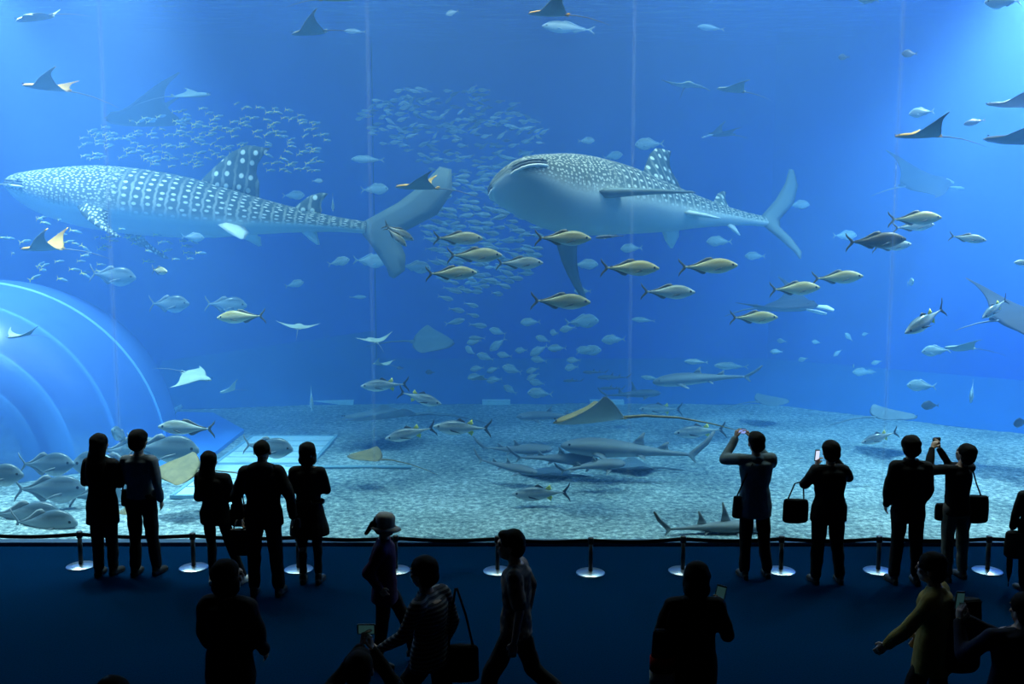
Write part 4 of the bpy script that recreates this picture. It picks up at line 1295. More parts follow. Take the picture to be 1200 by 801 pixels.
shark('remora', 'slim remora riding under the throat of the tilted whale shark', 716, 277, 36, 14.3, 180, -4, 0, m=M_SHARK_D, fin=.4, tail_up=.03)

# ---- schools: copied fish, one object each
def school(kind, n, region, lr, Yr, yaw, pitch, label, group, seed, jitter=14, parts=True, mind=.36):
    rnd = random.Random(seed)
    got = []
    tries = 0
    while len(got) < n and tries < n * 60:
        tries += 1
        px, py, l, Y = region(rnd)
        if l is None:
            l = rnd.uniform(*lr)
        if any(abs(px - a) < l * mind and abs(py - b) < l * mind * .55 for a, b in got):
            continue
        got.append((px, py))
        put_fish(kind, px, py, l, Y if Y else rnd.uniform(*Yr), yaw + rnd.gauss(0, jitter), pitch + rnd.gauss(0, jitter * .7), label, group, parts=parts)

def poly_region(poly, dens=None):
    xs = [p[0] for p in poly]
    ys = [p[1] for p in poly]
    def inside(x, y):
        c = False
        for (x1, y1), (x2, y2) in zip(poly, poly[1:] + poly[:1]):
            if (y1 > y) != (y2 > y) and x < (x2 - x1) * (y - y1) / (y2 - y1) + x1:
                c = not c
        return c
    def f(rnd):
        while True:
            x, y = rnd.uniform(min(xs), max(xs)), rnd.uniform(min(ys), max(ys))
            if inside(x, y):
                return x, y, None, None
    return f

def noparts(kind):
    """tail joined to the body for fish of a few pixels"""
    P = kind.build(0.0)
    return P

school(SCAD, 145, poly_region([(418, 132), (432, 118), (455, 112), (470, 98), (520, 102), (560, 100), (600, 118), (640, 150), (632, 190), (590, 215), (548, 215), (520, 190), (470, 182), (440, 165)]), (11, 17), (18.2, 20.2), 178, -4,
       'small silver-blue fish in the upper cloud of the dense shoal', 'dense shoal, upper cloud', 3, 22, parts=True)
school(SCAD, 146, poly_region([(540, 205), (610, 200), (640, 235), (632, 290), (612, 330), (585, 345), (545, 350), (520, 335), (500, 290), (498, 262), (512, 235)]), (14, 22), (16.8, 18.6), 0, -10,
       'small silver-blue fish in the lower tail of the dense shoal', 'dense shoal, lower tail', 4, 14, parts=True)
for px, py, l, yaw, pt in ((522, 349, 19, 0, -14), (535, 363, 20, 5, -10), (533, 377, 24, 0, 12), (554, 369, 16, 0, -12), (560, 381, 22, 0, -6), (559, 396, 20, 178, 0), (552, 357, 18, 0, -14), (545, 340, 18, 0, -12)):
    put_fish(SCAD, px, py, l, 17.2, yaw, pt, 'small blue fish straggling below the tail of the dense shoal', 'dense shoal, stragglers')
school(FUSI, 200, poly_region([(85, 172), (110, 150), (170, 138), (230, 125), (300, 118), (350, 132), (388, 155), (372, 200), (330, 205), (262, 186), (238, 196), (205, 196), (140, 190), (95, 190)]), (9, 14), (18.3, 19.2), 0, 2,
       'small blue fish with yellow tail in the school above the level whale shark', 'yellow-tailed school above the whale shark', 5, 16, parts=True)
school(FUSI, 26, poly_region([(2, 262), (60, 250), (110, 265), (100, 330), (30, 325), (4, 290)]), (10, 16), (16.2, 17.4), 0, -6,
       'small blue fish with yellow tail in the school under the whale shark snout', 'yellow-tailed school under the whale shark', 6, 20, parts=True)
school(FUSI, 34, poly_region([(100, 268), (160, 262), (250, 276), (235, 300), (190, 312), (150, 305), (120, 330), (100, 320)]), (10, 15), (16.6, 18.4), 0, -6,
       'small blue fish with yellow tail in the school under the whale shark belly', 'yellow-tailed school under the whale shark belly', 8, 20, parts=True)
school(ROUND, 26, poly_region([(545, 400), (600, 375), (660, 380), (690, 400), (690, 425), (650, 440), (600, 470), (560, 450), (543, 430)]), (16, 26), (18.0, 19.6), 180, 0,
       'round pale blue fish in the loose cluster below the shoal', 'loose cluster of round fish', 9, 26, parts=True, mind=.7)
school(ROUND, 9, poly_region([(892, 400), (1020, 385), (1050, 425), (1000, 450), (930, 430)]), (11, 18), (19.5, 21), 180, 0,
       'tiny faint round fish before the far wall under the white-faced manta', 'faint fish by the far wall', 10, 26, parts=False, mind=1.0)

# the rest of the dense shoal, past the 300 that show largest: one object
def shoal_mass(n, poly, lr, Yr, seed):
    rnd = random.Random(seed)
    reg = poly_region(poly)
    P = SCAD.build(0.0)
    base = []
    for nm in ('body', 'tail_fin'):
        for me in P[nm]:
            base.append(([v.co.copy() for v in me.vertices], [tuple(p.vertices) for p in me.polygons]))
    bv, bf = joined(base)
    V, Fc = [], []
    for _ in range(n):
        px, py, _a, _b = reg(rnd)
        c = at(px, py, rnd.uniform(*Yr))
        L = rnd.uniform(*lr) / ppm(c)
        M = Matrix.Translation(c) @ heading(178 + rnd.gauss(0, 25), rnd.gauss(-4, 16)) @ Matrix.Scale(L, 4)
        b0 = len(V)
        V += [M @ v for v in bv]
        Fc += [tuple(i + b0 for i in f) for f in bf]
    link('shoal', new_mesh('shoal', V, Fc, [SCAD.mats[0]]), None, 'uncountable fish massed deep inside the dense silver-blue shoal', 'shoal', kind='stuff')

shoal_mass(170, [(425, 130), (470, 105), (560, 104), (625, 140), (640, 200), (625, 290), (590, 340), (540, 330), (505, 270), (520, 205), (470, 178), (440, 160)], (11, 15), (20.2, 21.6), 12)

# ------------------------------------------------------------------ people
def sph_geo(c, rx, ry, rz, n=14, rot=None):
    if rot is not None:                                   # parts of the head
        rx, ry, rz = rx * 1.1, ry * 1.1, rz * 1.08
    prof = [(math.sin(PI * (i + .5) / 9), -math.cos(PI * (i + .5) / 9)) for i in range(9)]
    v, f = lathe_geo(prof, n)
    out = []
    for p in v:
        q = Vector((p[0] * rx, p[1] * ry, p[2] * rz))
        if rot:
            q.rotate(rot)
        out.append(q + Vector(c))
    return out, f

def ring_geo(secs, n=18):
    """closed solid through horizontal elliptic sections (x, y, z, rx, ry)"""
    V, Fc = [], []
    for x, y, z, rx, ry in secs:
        for k in range(n):
            a = 2 * PI * k / n
            V.append(Vector((x + rx * math.cos(a), y + ry * math.sin(a), z)))
    for i in range(len(secs) - 1):
        for k in range(n):
            k2 = (k + 1) % n
            Fc.append((i * n + k, i * n + k2, (i + 1) * n + k2, (i + 1) * n + k))
    Fc.append(tuple(range(n - 1, -1, -1)))
    Fc.append(tuple(range((len(secs) - 1) * n, len(secs) * n)))
    return V, Fc

def limb(a, b, ra, rb, n=10, k=5):
    """tapered limb with rounded ends"""
    a, b = Vector(a), Vector(b)
    d = (b - a).normalized()
    pts = [a - d * ra * .8, a - d * ra * .45] + [a.lerp(b, i / k) for i in range(k + 1)] + [b + d * rb * .45, b + d * rb * .8]
    rad = [ra * .45, ra * .85] + [ra + (rb - ra) * i / k for i in range(k + 1)] + [rb * .85, rb * .45]
    return tube_geo(pts, rad, n)

def solid(name, parts, mats, voxel=.012, smooth=3, ratio=None, fold=0.0, fscale=7.0, seed=0):
    """one continuous surface grown over overlapping solids"""
    V, Fc = joined(parts)
    me = new_mesh('tmp', V, Fc)
    ob = bpy.data.objects.new('tmp', me)
    COL.objects.link(ob)
    r = ob.modifiers.new('r', 'REMESH')
    r.mode = 'VOXEL'
    r.voxel_size = voxel
    s = ob.modifiers.new('s', 'SMOOTH')
    s.iterations = smooth
    s.factor = .5
    if ratio:
        d = ob.modifiers.new('d', 'DECIMATE')
        d.ratio = ratio
    dg = bpy.context.evaluated_depsgraph_get()
    out = bpy.data.meshes.new_from_object(ob.evaluated_get(dg))
    bpy.data.objects.remove(ob)
    bpy.data.meshes.remove(me)
    out.name = name
    out.materials.clear()
    for m in mats:
        out.materials.append(m)
    n = len(out.vertices)
    if fold:
        co = np.empty(n * 3, np.float32)
        no = np.empty(n * 3, np.float32)
        out.vertices.foreach_get('co', co)
        out.vertices.foreach_get('normal', no)
        co, no = co.reshape(-1, 3), no.reshape(-1, 3)
        off = Vector((seed * 3.7, seed * 1.3, 0))
        dsp = np.array([mnoise.noise(Vector((p[0] * fscale * .8, p[1] * fscale * .8, p[2] * fscale * 1.3)) + off) for p in co], np.float32)
        co += no * (dsp * fold)[:, None]
        out.vertices.foreach_set('co', co.ravel())
    out.polygons.foreach_set('use_smooth', [True] * len(out.polygons))
    out.update()
    return out

def hand_parts(wrist, d, nrm, curl, thumb):
    """palm, four fingers and a thumb; d = along the hand, nrm = out of the palm, thumb = side the thumb leaves"""
    w, d = Vector(wrist), Vector(d).normalized()
    nrm = Vector(nrm)
    nrm = (nrm - d * nrm.dot(d)).normalized()
    side = Vector(thumb)
    side = (side - d * side.dot(d) - nrm * side.dot(nrm)).normalized()
    P = [tube_geo([w - d * .02, w + d * .015, w + d * .05, w + d * .088, w + d * .098], [.024, .027, .038, .040, .032], 10, True, .42, up=side)]
    for k, (off, ln, r) in enumerate(((.029, .072, .0085), (.010, .082, .009), (-.010, .076, .0085), (-.029, .060, .0075))):
        p = w + d * .085 + side * off
        pts, rad = [p - d * .02], [r]
        ang = 0.0
        for j, fr in enumerate((.45, .32, .23)):
            ang += curl * (.7, 1.0, .8)[j]
            p = p + (d * math.cos(ang) + nrm * math.sin(ang)) * (ln * fr)
            pts.append(p)
            rad.append(r * (1 - .08 * (j + 1)))
        P.append(tube_geo(pts, rad, 7))
    p = w + d * .025 + side * .022
    t1 = p + (d * .75 + side * .75 + nrm * .35).normalized() * .038
    t2 = t1 + (d * .95 + side * .15 + nrm * .45 * min(1.0, curl + .3)).normalized() * .030
    t3 = t2 + (d * .95 - side * .10 + nrm * .55 * min(1.0, curl + .3)).normalized() * .022
    P.append(tube_geo([p - d * .012, p, t1, t2, t3], [.012, .0125, .011, .0095, .007], 7))
    return P

SKIN = mat('skin_tone', (0.42, 0.26, 0.18), .55)
HAIR = mat('black_hair', (0.010, 0.009, 0.009), .85, spec=.08)
HAIRB = mat('brown_hair', (0.03, 0.018, 0.012), .85, spec=.08)
def cloth(name, c, noise=.15):
    return mat(name, c, .9, noise=noise, scale=22, spec=.15, bump=.08)
C_BLACK = cloth('black_cloth', (.012, .012, .014))
C_NAVY = cloth('navy_cloth', (.014, .018, .035))
C_CHAR = cloth('charcoal_cloth', (.025, .027, .03))
C_SWEATER = cloth('grey_knit', (.14, .17, .20))
C_VEST = cloth('blue_grey_cloth', (.12, .17, .20))
C_KHAKI = cloth('khaki_cloth', (.15, .13, .10))
C_YELLOW = cloth('yellow_cloth', (.26, .19, .055))
C_PURPLE = cloth('plum_cloth', (.045, .02, .06))
C_RED = cloth('red_cloth', (.30, .02, .02))
C_WHITE = cloth('white_cloth', (.30, .30, .29))
C_SHOE = mat('dark_shoe', (.02, .02, .022), .5)
C_SHOEL = mat('pale_shoe', (.45, .45, .45), .6)

def stripe_mat():
    m = mat('striped_knit', (.03, .03, .035), .9)
    nt = m.node_tree
    b = nt.nodes['Principled BSDF']
    tc = nt.nodes.new('ShaderNodeTexCoord')
    wv = nt.nodes.new('ShaderNodeTexWave')
    wv.bands_direction = 'Z'
    wv.inputs['Scale'].default_value = 9.0
    cr = nt.nodes.new('ShaderNodeValToRGB')
    cr.color_ramp.interpolation = 'CONSTANT'
    cr.color_ramp.elements[0].color = (.015, .015, .02, 1)
    cr.color_ramp.elements[1].position = .6
    cr.color_ramp.elements[1].color = (.20, .20, .20, 1)
    nt.links.new(tc.outputs['Object'], wv.inputs['Vector'])
    nt.links.new(wv.outputs['Fac'], cr.inputs['Fac'])
    nt.links.new(cr.outputs['Color'], b.inputs['Base Color'])
    return m
def print_mat():
    m = mat('leafy_print', (.1, .1, .1), .9)
    nt = m.node_tree
    b = nt.nodes['Principled BSDF']
    tc = nt.nodes.new('ShaderNodeTexCoord')
    vo = nt.nodes.new('ShaderNodeTexNoise')
    vo.inputs['Scale'].default_value = 9
    cr = nt.nodes.new('ShaderNodeValToRGB')
    cr.color_ramp.elements[0].position = .45
    cr.color_ramp.elements[0].color = (.025, .02, .025, 1)
    cr.color_ramp.elements[1].position = .58
    cr.color_ramp.elements[1].color = (.22, .16, .12, 1)
    nt.links.new(tc.outputs['Object'], vo.inputs['Vector'])
    nt.links.new(vo.outputs['Fac'], cr.inputs['Fac'])
    nt.links.new(cr.outputs['Color'], b.inputs['Base Color'])
    return m
C_STRIPE, C_PRINT = stripe_mat(), print_mat()

BASE = dict(pel=(0, 0, .93), chest=(0, .0, 1.27), neck=(0, -.005, 1.44), head=(0, .015, 1.585),
            hl=(-.09, 0, .90), kl=(-.10, .015, .48), al=(-.10, -.01, .085), hr=(.09, 0, .90), kr=(.10, .015, .48), ar=(.10, -.01, .085),
            sl=(-.172, -.01, 1.365), el=(-.235, -.02, 1.11), wl=(-.235, .06, .875), sr=(.172, -.01, 1.365), er=(.235, -.02, 1.11), wr=(.235, .06, .875))

def head_parts(hc, yaw=0.0, tilt=0.0):
    R = Euler((tilt, 0, yaw)).to_matrix()
    hc = Vector(hc)
    def p(x, y, z):
        return hc + R @ Vector((x * 1.1, y * 1.1, z * 1.06))
    E = Euler((tilt, 0, yaw))
    P = [sph_geo(p(0, -.012, .020), .074, .092, .090, rot=E), sph_geo(p(0, .026, -.040), .056, .066, .078, rot=E),
         sph_geo(p(0, .058, -.088), .026, .024, .020, 10, rot=E),                      # chin
         tube_geo([p(0, .088, .012), p(0, .103, -.016), p(0, .098, -.030)], [.008, .013, .012], 7),     # nose
         sph_geo(p(0, .086, -.056), .024, .012, .010, 8, rot=E), sph_geo(p(0, .084, .026), .050, .012, .010, 8, rot=E)]
    for s in (-1, 1):
        P.append(sph_geo(p(s * .076, -.005, -.012), .010, .020, .032, 8, rot=E))       # ears
        P.append(sph_geo(p(s * .036, .068, -.025), .022, .016, .018, 8, rot=E))        # cheeks
    eyes = [sph_geo(p(s * .031, .076, .006), .012, .010, .009, 8, rot=E) for s in (-1, 1)]
    return P, eyes, p, E

def person(label, at_px, H, rot=0, pose=None, top=None, bottom=None, hair=None, hair_kind='short', hair_m=None, shoes=None, hands=None,
           head_yaw=0.0, head_tilt=0.0, hem=.78, flare=1.0, bulk=1.0, sleeves='long', hem_b=.10, seed=1, skirt=None, collar=0.0, hood=False, loc=None, leg_w=1.0, hips=1.0, female=False, open_tail=0.0, belt=None):
    J = {k: Vector(v) for k, v in BASE.items()}
    for k, v in (pose or {}).items():
        J[k] = Vector(v)
    sw = .93 if female else 1.0
    for k in ('sl', 'sr'):
        if not pose or k not in pose:
            J[k].x *= sw
    root = empty('person', (0, 0, 0), (0, 0, math.radians(rot)), label, 'person')
    root.location = loc
    root.scale = (H / 1.7,) * 3
    top, bottom = top or C_BLACK, bottom or C_BLACK
    shoes = shoes or C_SHOE
    pel, ch, nk = J['pel'], J['chest'], J['neck']
    wa = pel.lerp(ch, .45)
    # --- the body, one surface
    B = [ring_geo([(pel.x, pel.y, pel.z - .10, .10, .08), (pel.x, pel.y, pel.z - .04, .155, .105), (pel.x, pel.y, pel.z + .03, .15, .10), (wa.x, wa.y, wa.z, .122, .085),
                   (ch.x, ch.y, ch.z, .155, .105), (ch.x, ch.y, ch.z + .09, .15, .095), (nk.x, nk.y, nk.z - .04, .085, .07), (nk.x, nk.y, nk.z, .055, .055)])]
    B.append(limb(nk - Vector((0, 0, .05)), J['head'] - Vector((0, .01, .05)), .056, .052))
    for s in 'lr':
        B += [limb(J['h' + s], J['k' + s], .082, .056), limb(J['k' + s], J['a' + s], .054, .036), limb(J['s' + s], J['e' + s], .050, .039), limb(J['e' + s], J['w' + s], .038, .027),
              limb(Vector((nk.x, nk.y, nk.z - .05)), J['s' + s], .055, .05)]
        a = J['a' + s]
        B.append(tube_geo([a + Vector((0, -.05, -.045)), a + Vector((0, .03, -.04)), a + Vector((0, .12, -.055)), a + Vector((0, .17, -.06))], [.022, .026, .022, .012], 8, True, 1.0))
        d = (J['w' + s] - J['e' + s]).normalized()
        hd, hn, th, curl = (hands or {}).get(s, (d, Vector((1 if s == 'l' else -1, 0, 0)), Vector((0, 1, 0)), .35))
        B += hand_parts(J['w' + s], hd, hn, curl, th)
    hp, eyes, p, E = head_parts(J['head'], head_yaw, head_tilt)
    B += hp
    link('body', solid('body', B, [SKIN], .0068, 2, .30), root)
    for v, f in eyes:
        link('eye', new_mesh('eye', v, f, [M_EYE]), root)
    # --- top
    b = bulk
    T = []
    hz = hem
    secs = []
    def torso_x(z):
        t = max(0.0, min(1.0, (z - pel.z) / (ch.z - pel.z)))
        return pel.lerp(ch, t)
    fw = .18 * hips
    zs = [(hz, fw * flare, .135 * flare), ((hz + pel.z) / 2, fw * (1 + (flare - 1) * .55), .13 * (1 + (flare - 1) * .5)), (pel.z + .02, .172 * hips, .122), (wa.z, .152, .11), (ch.z - .06, .172, .122), (ch.z + .03, .182, .122), (ch.z + .09, .180 * sw, .112), (nk.z - .055, .12, .09), (nk.z - .01, .075, .07)]
    zs = [q for i, q in enumerate(zs) if i == 0 or q[0] > zs[i - 1][0] + .004]
    for z, rx, ry in zs:
        c = torso_x(z) if z < ch.z else ch.lerp(nk, max(0, min(1, (z - ch.z) / max(.01, nk.z - ch.z))))
        secs.append((c.x, c.y - (open_tail if z == hz else 0), z, rx * (b if z < nk.z - .06 else 1), ry * (b if z < nk.z - .06 else 1)))
    T.append(ring_geo(secs, 20))
    for s in 'lr':
        T.append(limb(Vector((nk.x, nk.y, nk.z - .06)), J['s' + s], .062 * b, .066 * b))
        if sleeves == 'long':
            T += [limb(J['s' + s], J['e' + s], .068 * b, .056 * b), limb(J['e' + s], J['e' + s].lerp(J['w' + s], .97), .055 * b, .042 * b)]
        else:
            T.append(limb(J['s' + s], J['s' + s].lerp(J['e' + s], .8), .068 * b, .066 * b))
    jk = link('jacket' if sleeves == 'long' else 'shirt', solid('top', T, [top], .0125, 3, .6, fold=.014 * b, seed=seed), root)
    if collar:
        Cp = [ring_geo([(nk.x, nk.y - .01, nk.z - .05, .095, .09), (nk.x, nk.y - .01, nk.z - .05 + collar, .082, .08)])]
        for s in (-1, 1):
            Cp.append(limb((nk.x + s * .04, nk.y - .03, nk.z - .03 + collar * .3), (nk.x + s * .13, nk.y - .03, nk.z - .045 + collar * .2), .03, .02))
        link('collar', solid('collar', Cp, [top], .010, 2, .6), jk)
    if hood:
        Cp = [sph_geo((nk.x, nk.y - .085, nk.z - .03), .145, .075, .085)]
        for s in (-1, 1):
            Cp.append(limb((nk.x + s * .06, nk.y - .06, nk.z - .0), (nk.x + s * .135, nk.y - .02, nk.z - .02), .045, .028))
        link('hood', solid('hood', Cp, [top], .011, 3, .6, fold=.01, seed=seed), jk)
    if belt:
        z = belt
        Cp = [tube_geo([(.185 * math.cos(a), .135 * math.sin(a) - .004, z) for a in np.linspace(0, 2 * PI, 25)], .022, 8, True, .4, up=(0, 0, 1))]
        Cp += [limb((.0, -.145, z), (s * .055, -.15, z + .03), .018, .024) for s in (-1, 1)] + [limb((0, -.145, z), (s * .03, -.15, z - .10), .014, .012) for s in (-1, 1)]
        link('belt', solid('belt', Cp, [top], .008, 1, .6), jk)
    # --- legs
    L = [ring_geo([(pel.x, pel.y, pel.z - .12, .12, .10), (pel.x, pel.y, pel.z - .05, .168 * hips, .118), (pel.x, pel.y, pel.z + .06, .155, .108)])]
    if skirt:
        L.append(ring_geo([(pel.x, pel.y, skirt, .20, .16), (pel.x, pel.y, pel.z, .16, .115)]))
    for s in 'lr':
        if not skirt:
            k, a = J['k' + s], J['a' + s]
            L += [limb(J['h' + s], k, .096 * leg_w, .074 * leg_w), limb(k, a + Vector((0, 0, hem_b - .07)), .072 * leg_w, .062 * leg_w)]
        else:
            L += [limb(J['h' + s], J['k' + s], .088, .06), limb(J['k' + s], J['a' + s], .057, .042)]
    link('trousers' if not skirt else 'skirt', solid('trousers', L, [bottom], .012, 3, .6, fold=.012, seed=seed + 5), root)
    for s in 'lr':
        a = J['a' + s]
        sd = -.02 if s == 'l' else .02
        S = [tube_geo([a + Vector((0, -.075, -.05)), a + Vector((0, -.03, -.045)), a + Vector((sd * .3, .06, -.048)), a + Vector((sd, .14, -.058)), a + Vector((sd, .19, -.065))], [.028, .042, .044, .042, .022], 10),
             limb(a + Vector((0, -.02, -.03)), a + Vector((0, -.02, .03)), .045, .042)]
        S.append(tube_geo([a + Vector((0, -.075, -.076)), a + Vector((0, 0, -.076)), a + Vector((sd, .12, -.076)), a + Vector((sd, .185, -.076))], [.030, .040, .046, .030], 10, True, .2, up=(1, 0, 0)))
        link('shoe', solid('shoe', S, [shoes], .009, 2, .7), root)
    # --- hair
    hm = hair_m or HAIR
    Hh = [sph_geo(p(0, -.022, .038), .088, .098, .090, rot=E), sph_geo(p(0, -.052, -.010), .080, .066, .085, rot=E)]
    if hair_kind == 'short':
        Hh += [sph_geo(p(0, .045, .085), .060, .045, .032, rot=E)]
    elif hair_kind == 'cropped':
        Hh = [sph_geo(p(0, -.02, .030), .080, .094, .086, rot=E)]
    elif hair_kind == 'full':
        Hh += [sph_geo(p(0, -.018, .042), .098, .106, .094, rot=E), sph_geo(p(0, -.05, -.02), .092, .07, .085, rot=E)]
    elif hair_kind == 'bob':
        Hh += [sph_geo(p(0, -.03, .03), .096, .10, .10, rot=E), sph_geo(p(0, -.045, -.07), .094, .075, .08, rot=E), sph_geo(p(.068, .0, -.06), .028, .055, .075, rot=E), sph_geo(p(-.068, .0, -.06), .028, .055, .075, rot=E)]
    elif hair_kind == 'long':
        Hh += [sph_geo(p(0, -.03, .03), .096, .10, .10, rot=E), ring_geo([(q.x, q.y, q.z, rx, ry) for q, rx, ry in ((p(0, -.135, -.40), .085, .035), (p(0, -.13, -.30), .11, .05), (p(0, -.105, -.18), .115, .06), (p(0, -.06, -.06), .10, .075), (p(0, -.03, .04), .092, .085))])]
    elif hair_kind == 'tail':
        Hh += [limb(p(0, -.12, .02), p(0, -.19, -.09), .035, .02)]
    if hair_kind != 'none':
        link('hair', solid('hair', Hh, [hm], .0105, 3, .7, fold=.007, fscale=16, seed=seed + 9), root)
    root['_H'] = H
    return root, J

def W_of(root, v):
    """a point of the person's own space in the world"""
    return Matrix.Translation(root.location) @ root.rotation_euler.to_matrix().to_4x4() @ Matrix.Scale(root.scale[0], 4) @ Vector(v)

def stand(px, foot_py, head_py):
    g = ground(px, foot_py)
    return g, at(px, head_py, g.y).z

def behind(px, head_py, H):
    """ground point of someone of height H whose head top shows at head_py"""
    v = at(px, head_py, 1.0) - Vector((0, 0, CAM_Z))
    Y = (CAM_Z - H) / -v.z
    q = at(px, head_py, Y)
    return Vector((q.x, Y, 0))

FOLDED = dict(el=(-.215, .03, 1.12), wl=(.02, .20, 1.13), er=(.215, .03, 1.12), wr=(-.02, .22, 1.10))
def held(px_name):
    pass

def bag(name, label, c, w, h, d, m, strap=None, cat='bag', sag=.8, strap_m=None):
    """soft bag: rounded body with a flap seam and a strap or two handles; c = middle of its top edge, in the world"""
    o = empty(name, c, (0, 0, 0), label, cat)
    body = solid('bag_body', [ring_geo([(0, 0, -h, w * .40, d * .40), (0, 0, -h * .92, w * .50, d * .5), (0, 0, -h * .5, w * .5, d * .5), (0, 0, -.02, w * .42 * (1 / sag) * .9, d * .30), (0, 0, 0, w * .42, d * .2)], 20)], [m], .012, 2, .5, fold=.008, seed=int(w * 100))
    link('bag_body', body, o)
    v, f = tube_geo([(-w * .42, -d * .2, -.01), (0, -d * .26, -.015), (w * .42, -d * .2, -.01)], .006, 6)
    link('seam', new_mesh('seam', v, f, [strap_m or C_BLACK]), o)
    for pts in strap or ():
        v, f = tube_geo([Vector(q) for q in pts], .009, 6, True, .5)
        link('strap', new_mesh('strap', v, f, [strap_m or C_BLACK]), o)
    return o

M_SCREEN = bpy.data.materials.new('lit_screen')
M_SCREEN.use_nodes = True
_b = M_SCREEN.node_tree.nodes['Principled BSDF']
_b.inputs['Base Color'].default_value = (.1, .15, .3, 1)
_b.inputs['Emission Color'].default_value = (.30, .42, .95, 1)
_b.inputs['Emission Strength'].default_value = 1.0
M_SCREEN_DIM = M_SCREEN.copy()
M_SCREEN_DIM.name = 'dim_screen'
M_SCREEN_DIM.node_tree.nodes['Principled BSDF'].inputs['Emission Color'].default_value = (.10, .30, .30, 1)
M_SCREEN_DIM.node_tree.nodes['Principled BSDF'].inputs['Emission Strength'].default_value = .10
M_SCREEN_WARM = M_SCREEN.copy()
M_SCREEN_WARM.name = 'warm_screen'
M_SCREEN_WARM.node_tree.nodes['Principled BSDF'].inputs['Emission Color'].default_value = (.75, .80, 1, 1)
M_GADGET = mat('black_plastic', (.015, .015, .017), .35)

def gadget(name, label, cat, c, rot, w, h, d, screen, lens=False):
    """camera or phone: rounded body, screen towards its user (local -y), lens away"""
    o = empty(name, c, rot, label, cat)
    bm = bmesh.new()
    bmesh.ops.create_cube(bm, size=1)
    bmesh.ops.scale(bm, vec=(w, d, h), verts=bm.verts)
    bmesh.ops.bevel(bm, geom=bm.edges[:], offset=min(w, h, d) * .25, segments=2, affect='EDGES')
    me = bpy.data.meshes.new('case')
    bm.to_mesh(me)
    bm.free()
    me.materials.append(M_GADGET)
    link('case', me, o)
    v, f = box_geo((-w * .42, -d * .5 - .0015, -h * .40), (w * .42, -d * .5 + .001, h * .40))
    link('screen', new_mesh('screen', v, f, [screen], smooth=False), o)
    if lens:
        v, f = lathe_geo([(h * .36, 0), (h * .36, d * .5), (h * .30, d * .75), (h * .22, d * .75)], 14)
        v = [Vector((p[0], p[2] + d * .5, p[1])) for p in v]
        link('lens', new_mesh('lens', v, f, [M_GADGET]), o)
    return o

# ---- visitors along the rope, all facing the tank
g, ht_ = stand(124, 674, 509)
person('person with long black hair in a knee-length dark coat, beside the man in grey sweater', None, ht_, -6, FOLDED | dict(al=(-.07, -.02, .085), ar=(.085, .03, .085), kl=(-.08, .01, .48), kr=(.085, .02, .48)), C_BLACK, C_CHAR, hair_kind='long', hem=.64, flare=1.06, bulk=1.02, loc=g, female=True, shoes=C_CHAR, seed=1)
g, ht_ = stand(169, 674, 505)
pr, J = person('person in a grey sweater and dark trousers, short hair, one hand at the pocket', None, ht_, -8, dict(er=(.235, -.05, 1.12), wr=(.215, .05, .89), el=(-.195, .05, 1.12), wl=(-.15, .19, 1.0), kl=(-.095, .02, .48), kr=(.11, .02, .48), ar=(.13, .05, .085)),
               C_SWEATER, C_BLACK, hair_kind='full', hem=.93, bulk=.98, loc=g, seed=2, shoes=C_CHAR)
bag('waist_bag', 'small dark bag at the hip of the man in grey sweater', W_of(pr, (-.215, .06, 1.0)), .12, .20, .09, C_BLACK, strap=[[(-.04, 0, -.01), (-.02, .01, .10), (.03, .02, .2)]])
g, ht_ = stand(258, 684, 530)
pr, J = person('person with long hair in short dark jacket, one leg thrown out, bag on arm', None, ht_, -10, FOLDED | dict(pel=(-.03, 0, .93), hl=(-.12, 0, .9), hr=(.06, 0, .9), kl=(-.11, .02, .48), al=(-.09, 0, .085), kr=(.15, .03, .49), ar=(.27, .08, .085), chest=(-.03, 0, 1.27), neck=(-.06, 0, 1.44), head=(-.09, .02, 1.585), sl=(-.22, -.01, 1.385), sr=(.13, -.01, 1.375), el=(-.26, .03, 1.10), er=(.19, .03, 1.12)),
               C_BLACK, C_BLACK, hair_kind='long', hem=.80, flare=1.04, bulk=1.12, loc=g, female=True, seed=3, shoes=C_SHOEL, leg_w=.85)
bag('tote_bag', 'dark blue tote bag hanging from the arm of the woman with one leg thrown out', W_of(pr, (.25, .10, 1.03)), .22, .26, .12, C_NAVY, strap=[[(-.06, 0, 0), (-.05, 0, .12), (.03, 0, .14), (.05, 0, 0)]])
g, ht_ = stand(312, 697, 516)
pr, J = person('person with cropped thinning hair in a bulky hooded dark jacket, shopping bag in hand', None, ht_, 0, dict(el=(-.29, -.02, 1.10), wl=(-.27, .05, .86), er=(.29, -.02, 1.10), wr=(.30, .06, .86), kl=(-.12, .01, .48), al=(-.125, 0, .085), kr=(.11, .01, .48), ar=(.14, .0, .085)),
               C_BLACK, C_BLACK, hair_kind='cropped', hem=.78, bulk=1.16, loc=g, seed=4, hood=True, collar=.07, leg_w=1.08)
bag('shopping_bag', 'dark paper shopping bag with pale rim hanging from the hand of the hooded man', W_of(pr, (-.285, .08, .72)), .24, .31, .11, C_CHAR, strap=[[(-.07, 0, 0), (-.03, 0, .09), (.03, 0, .09), (.07, 0, 0)]], sag=.95, strap_m=C_WHITE)
o = bag('folded_umbrella', 'small dark folded pouch in the other hand of the hooded man', W_of(pr, (.33, .08, .83)), .09, .12, .06, C_NAVY, strap=[[(0, 0, 0), (.01, 0, .05)]], cat='pouch')
g, ht_ = stand(364, 683, 519)
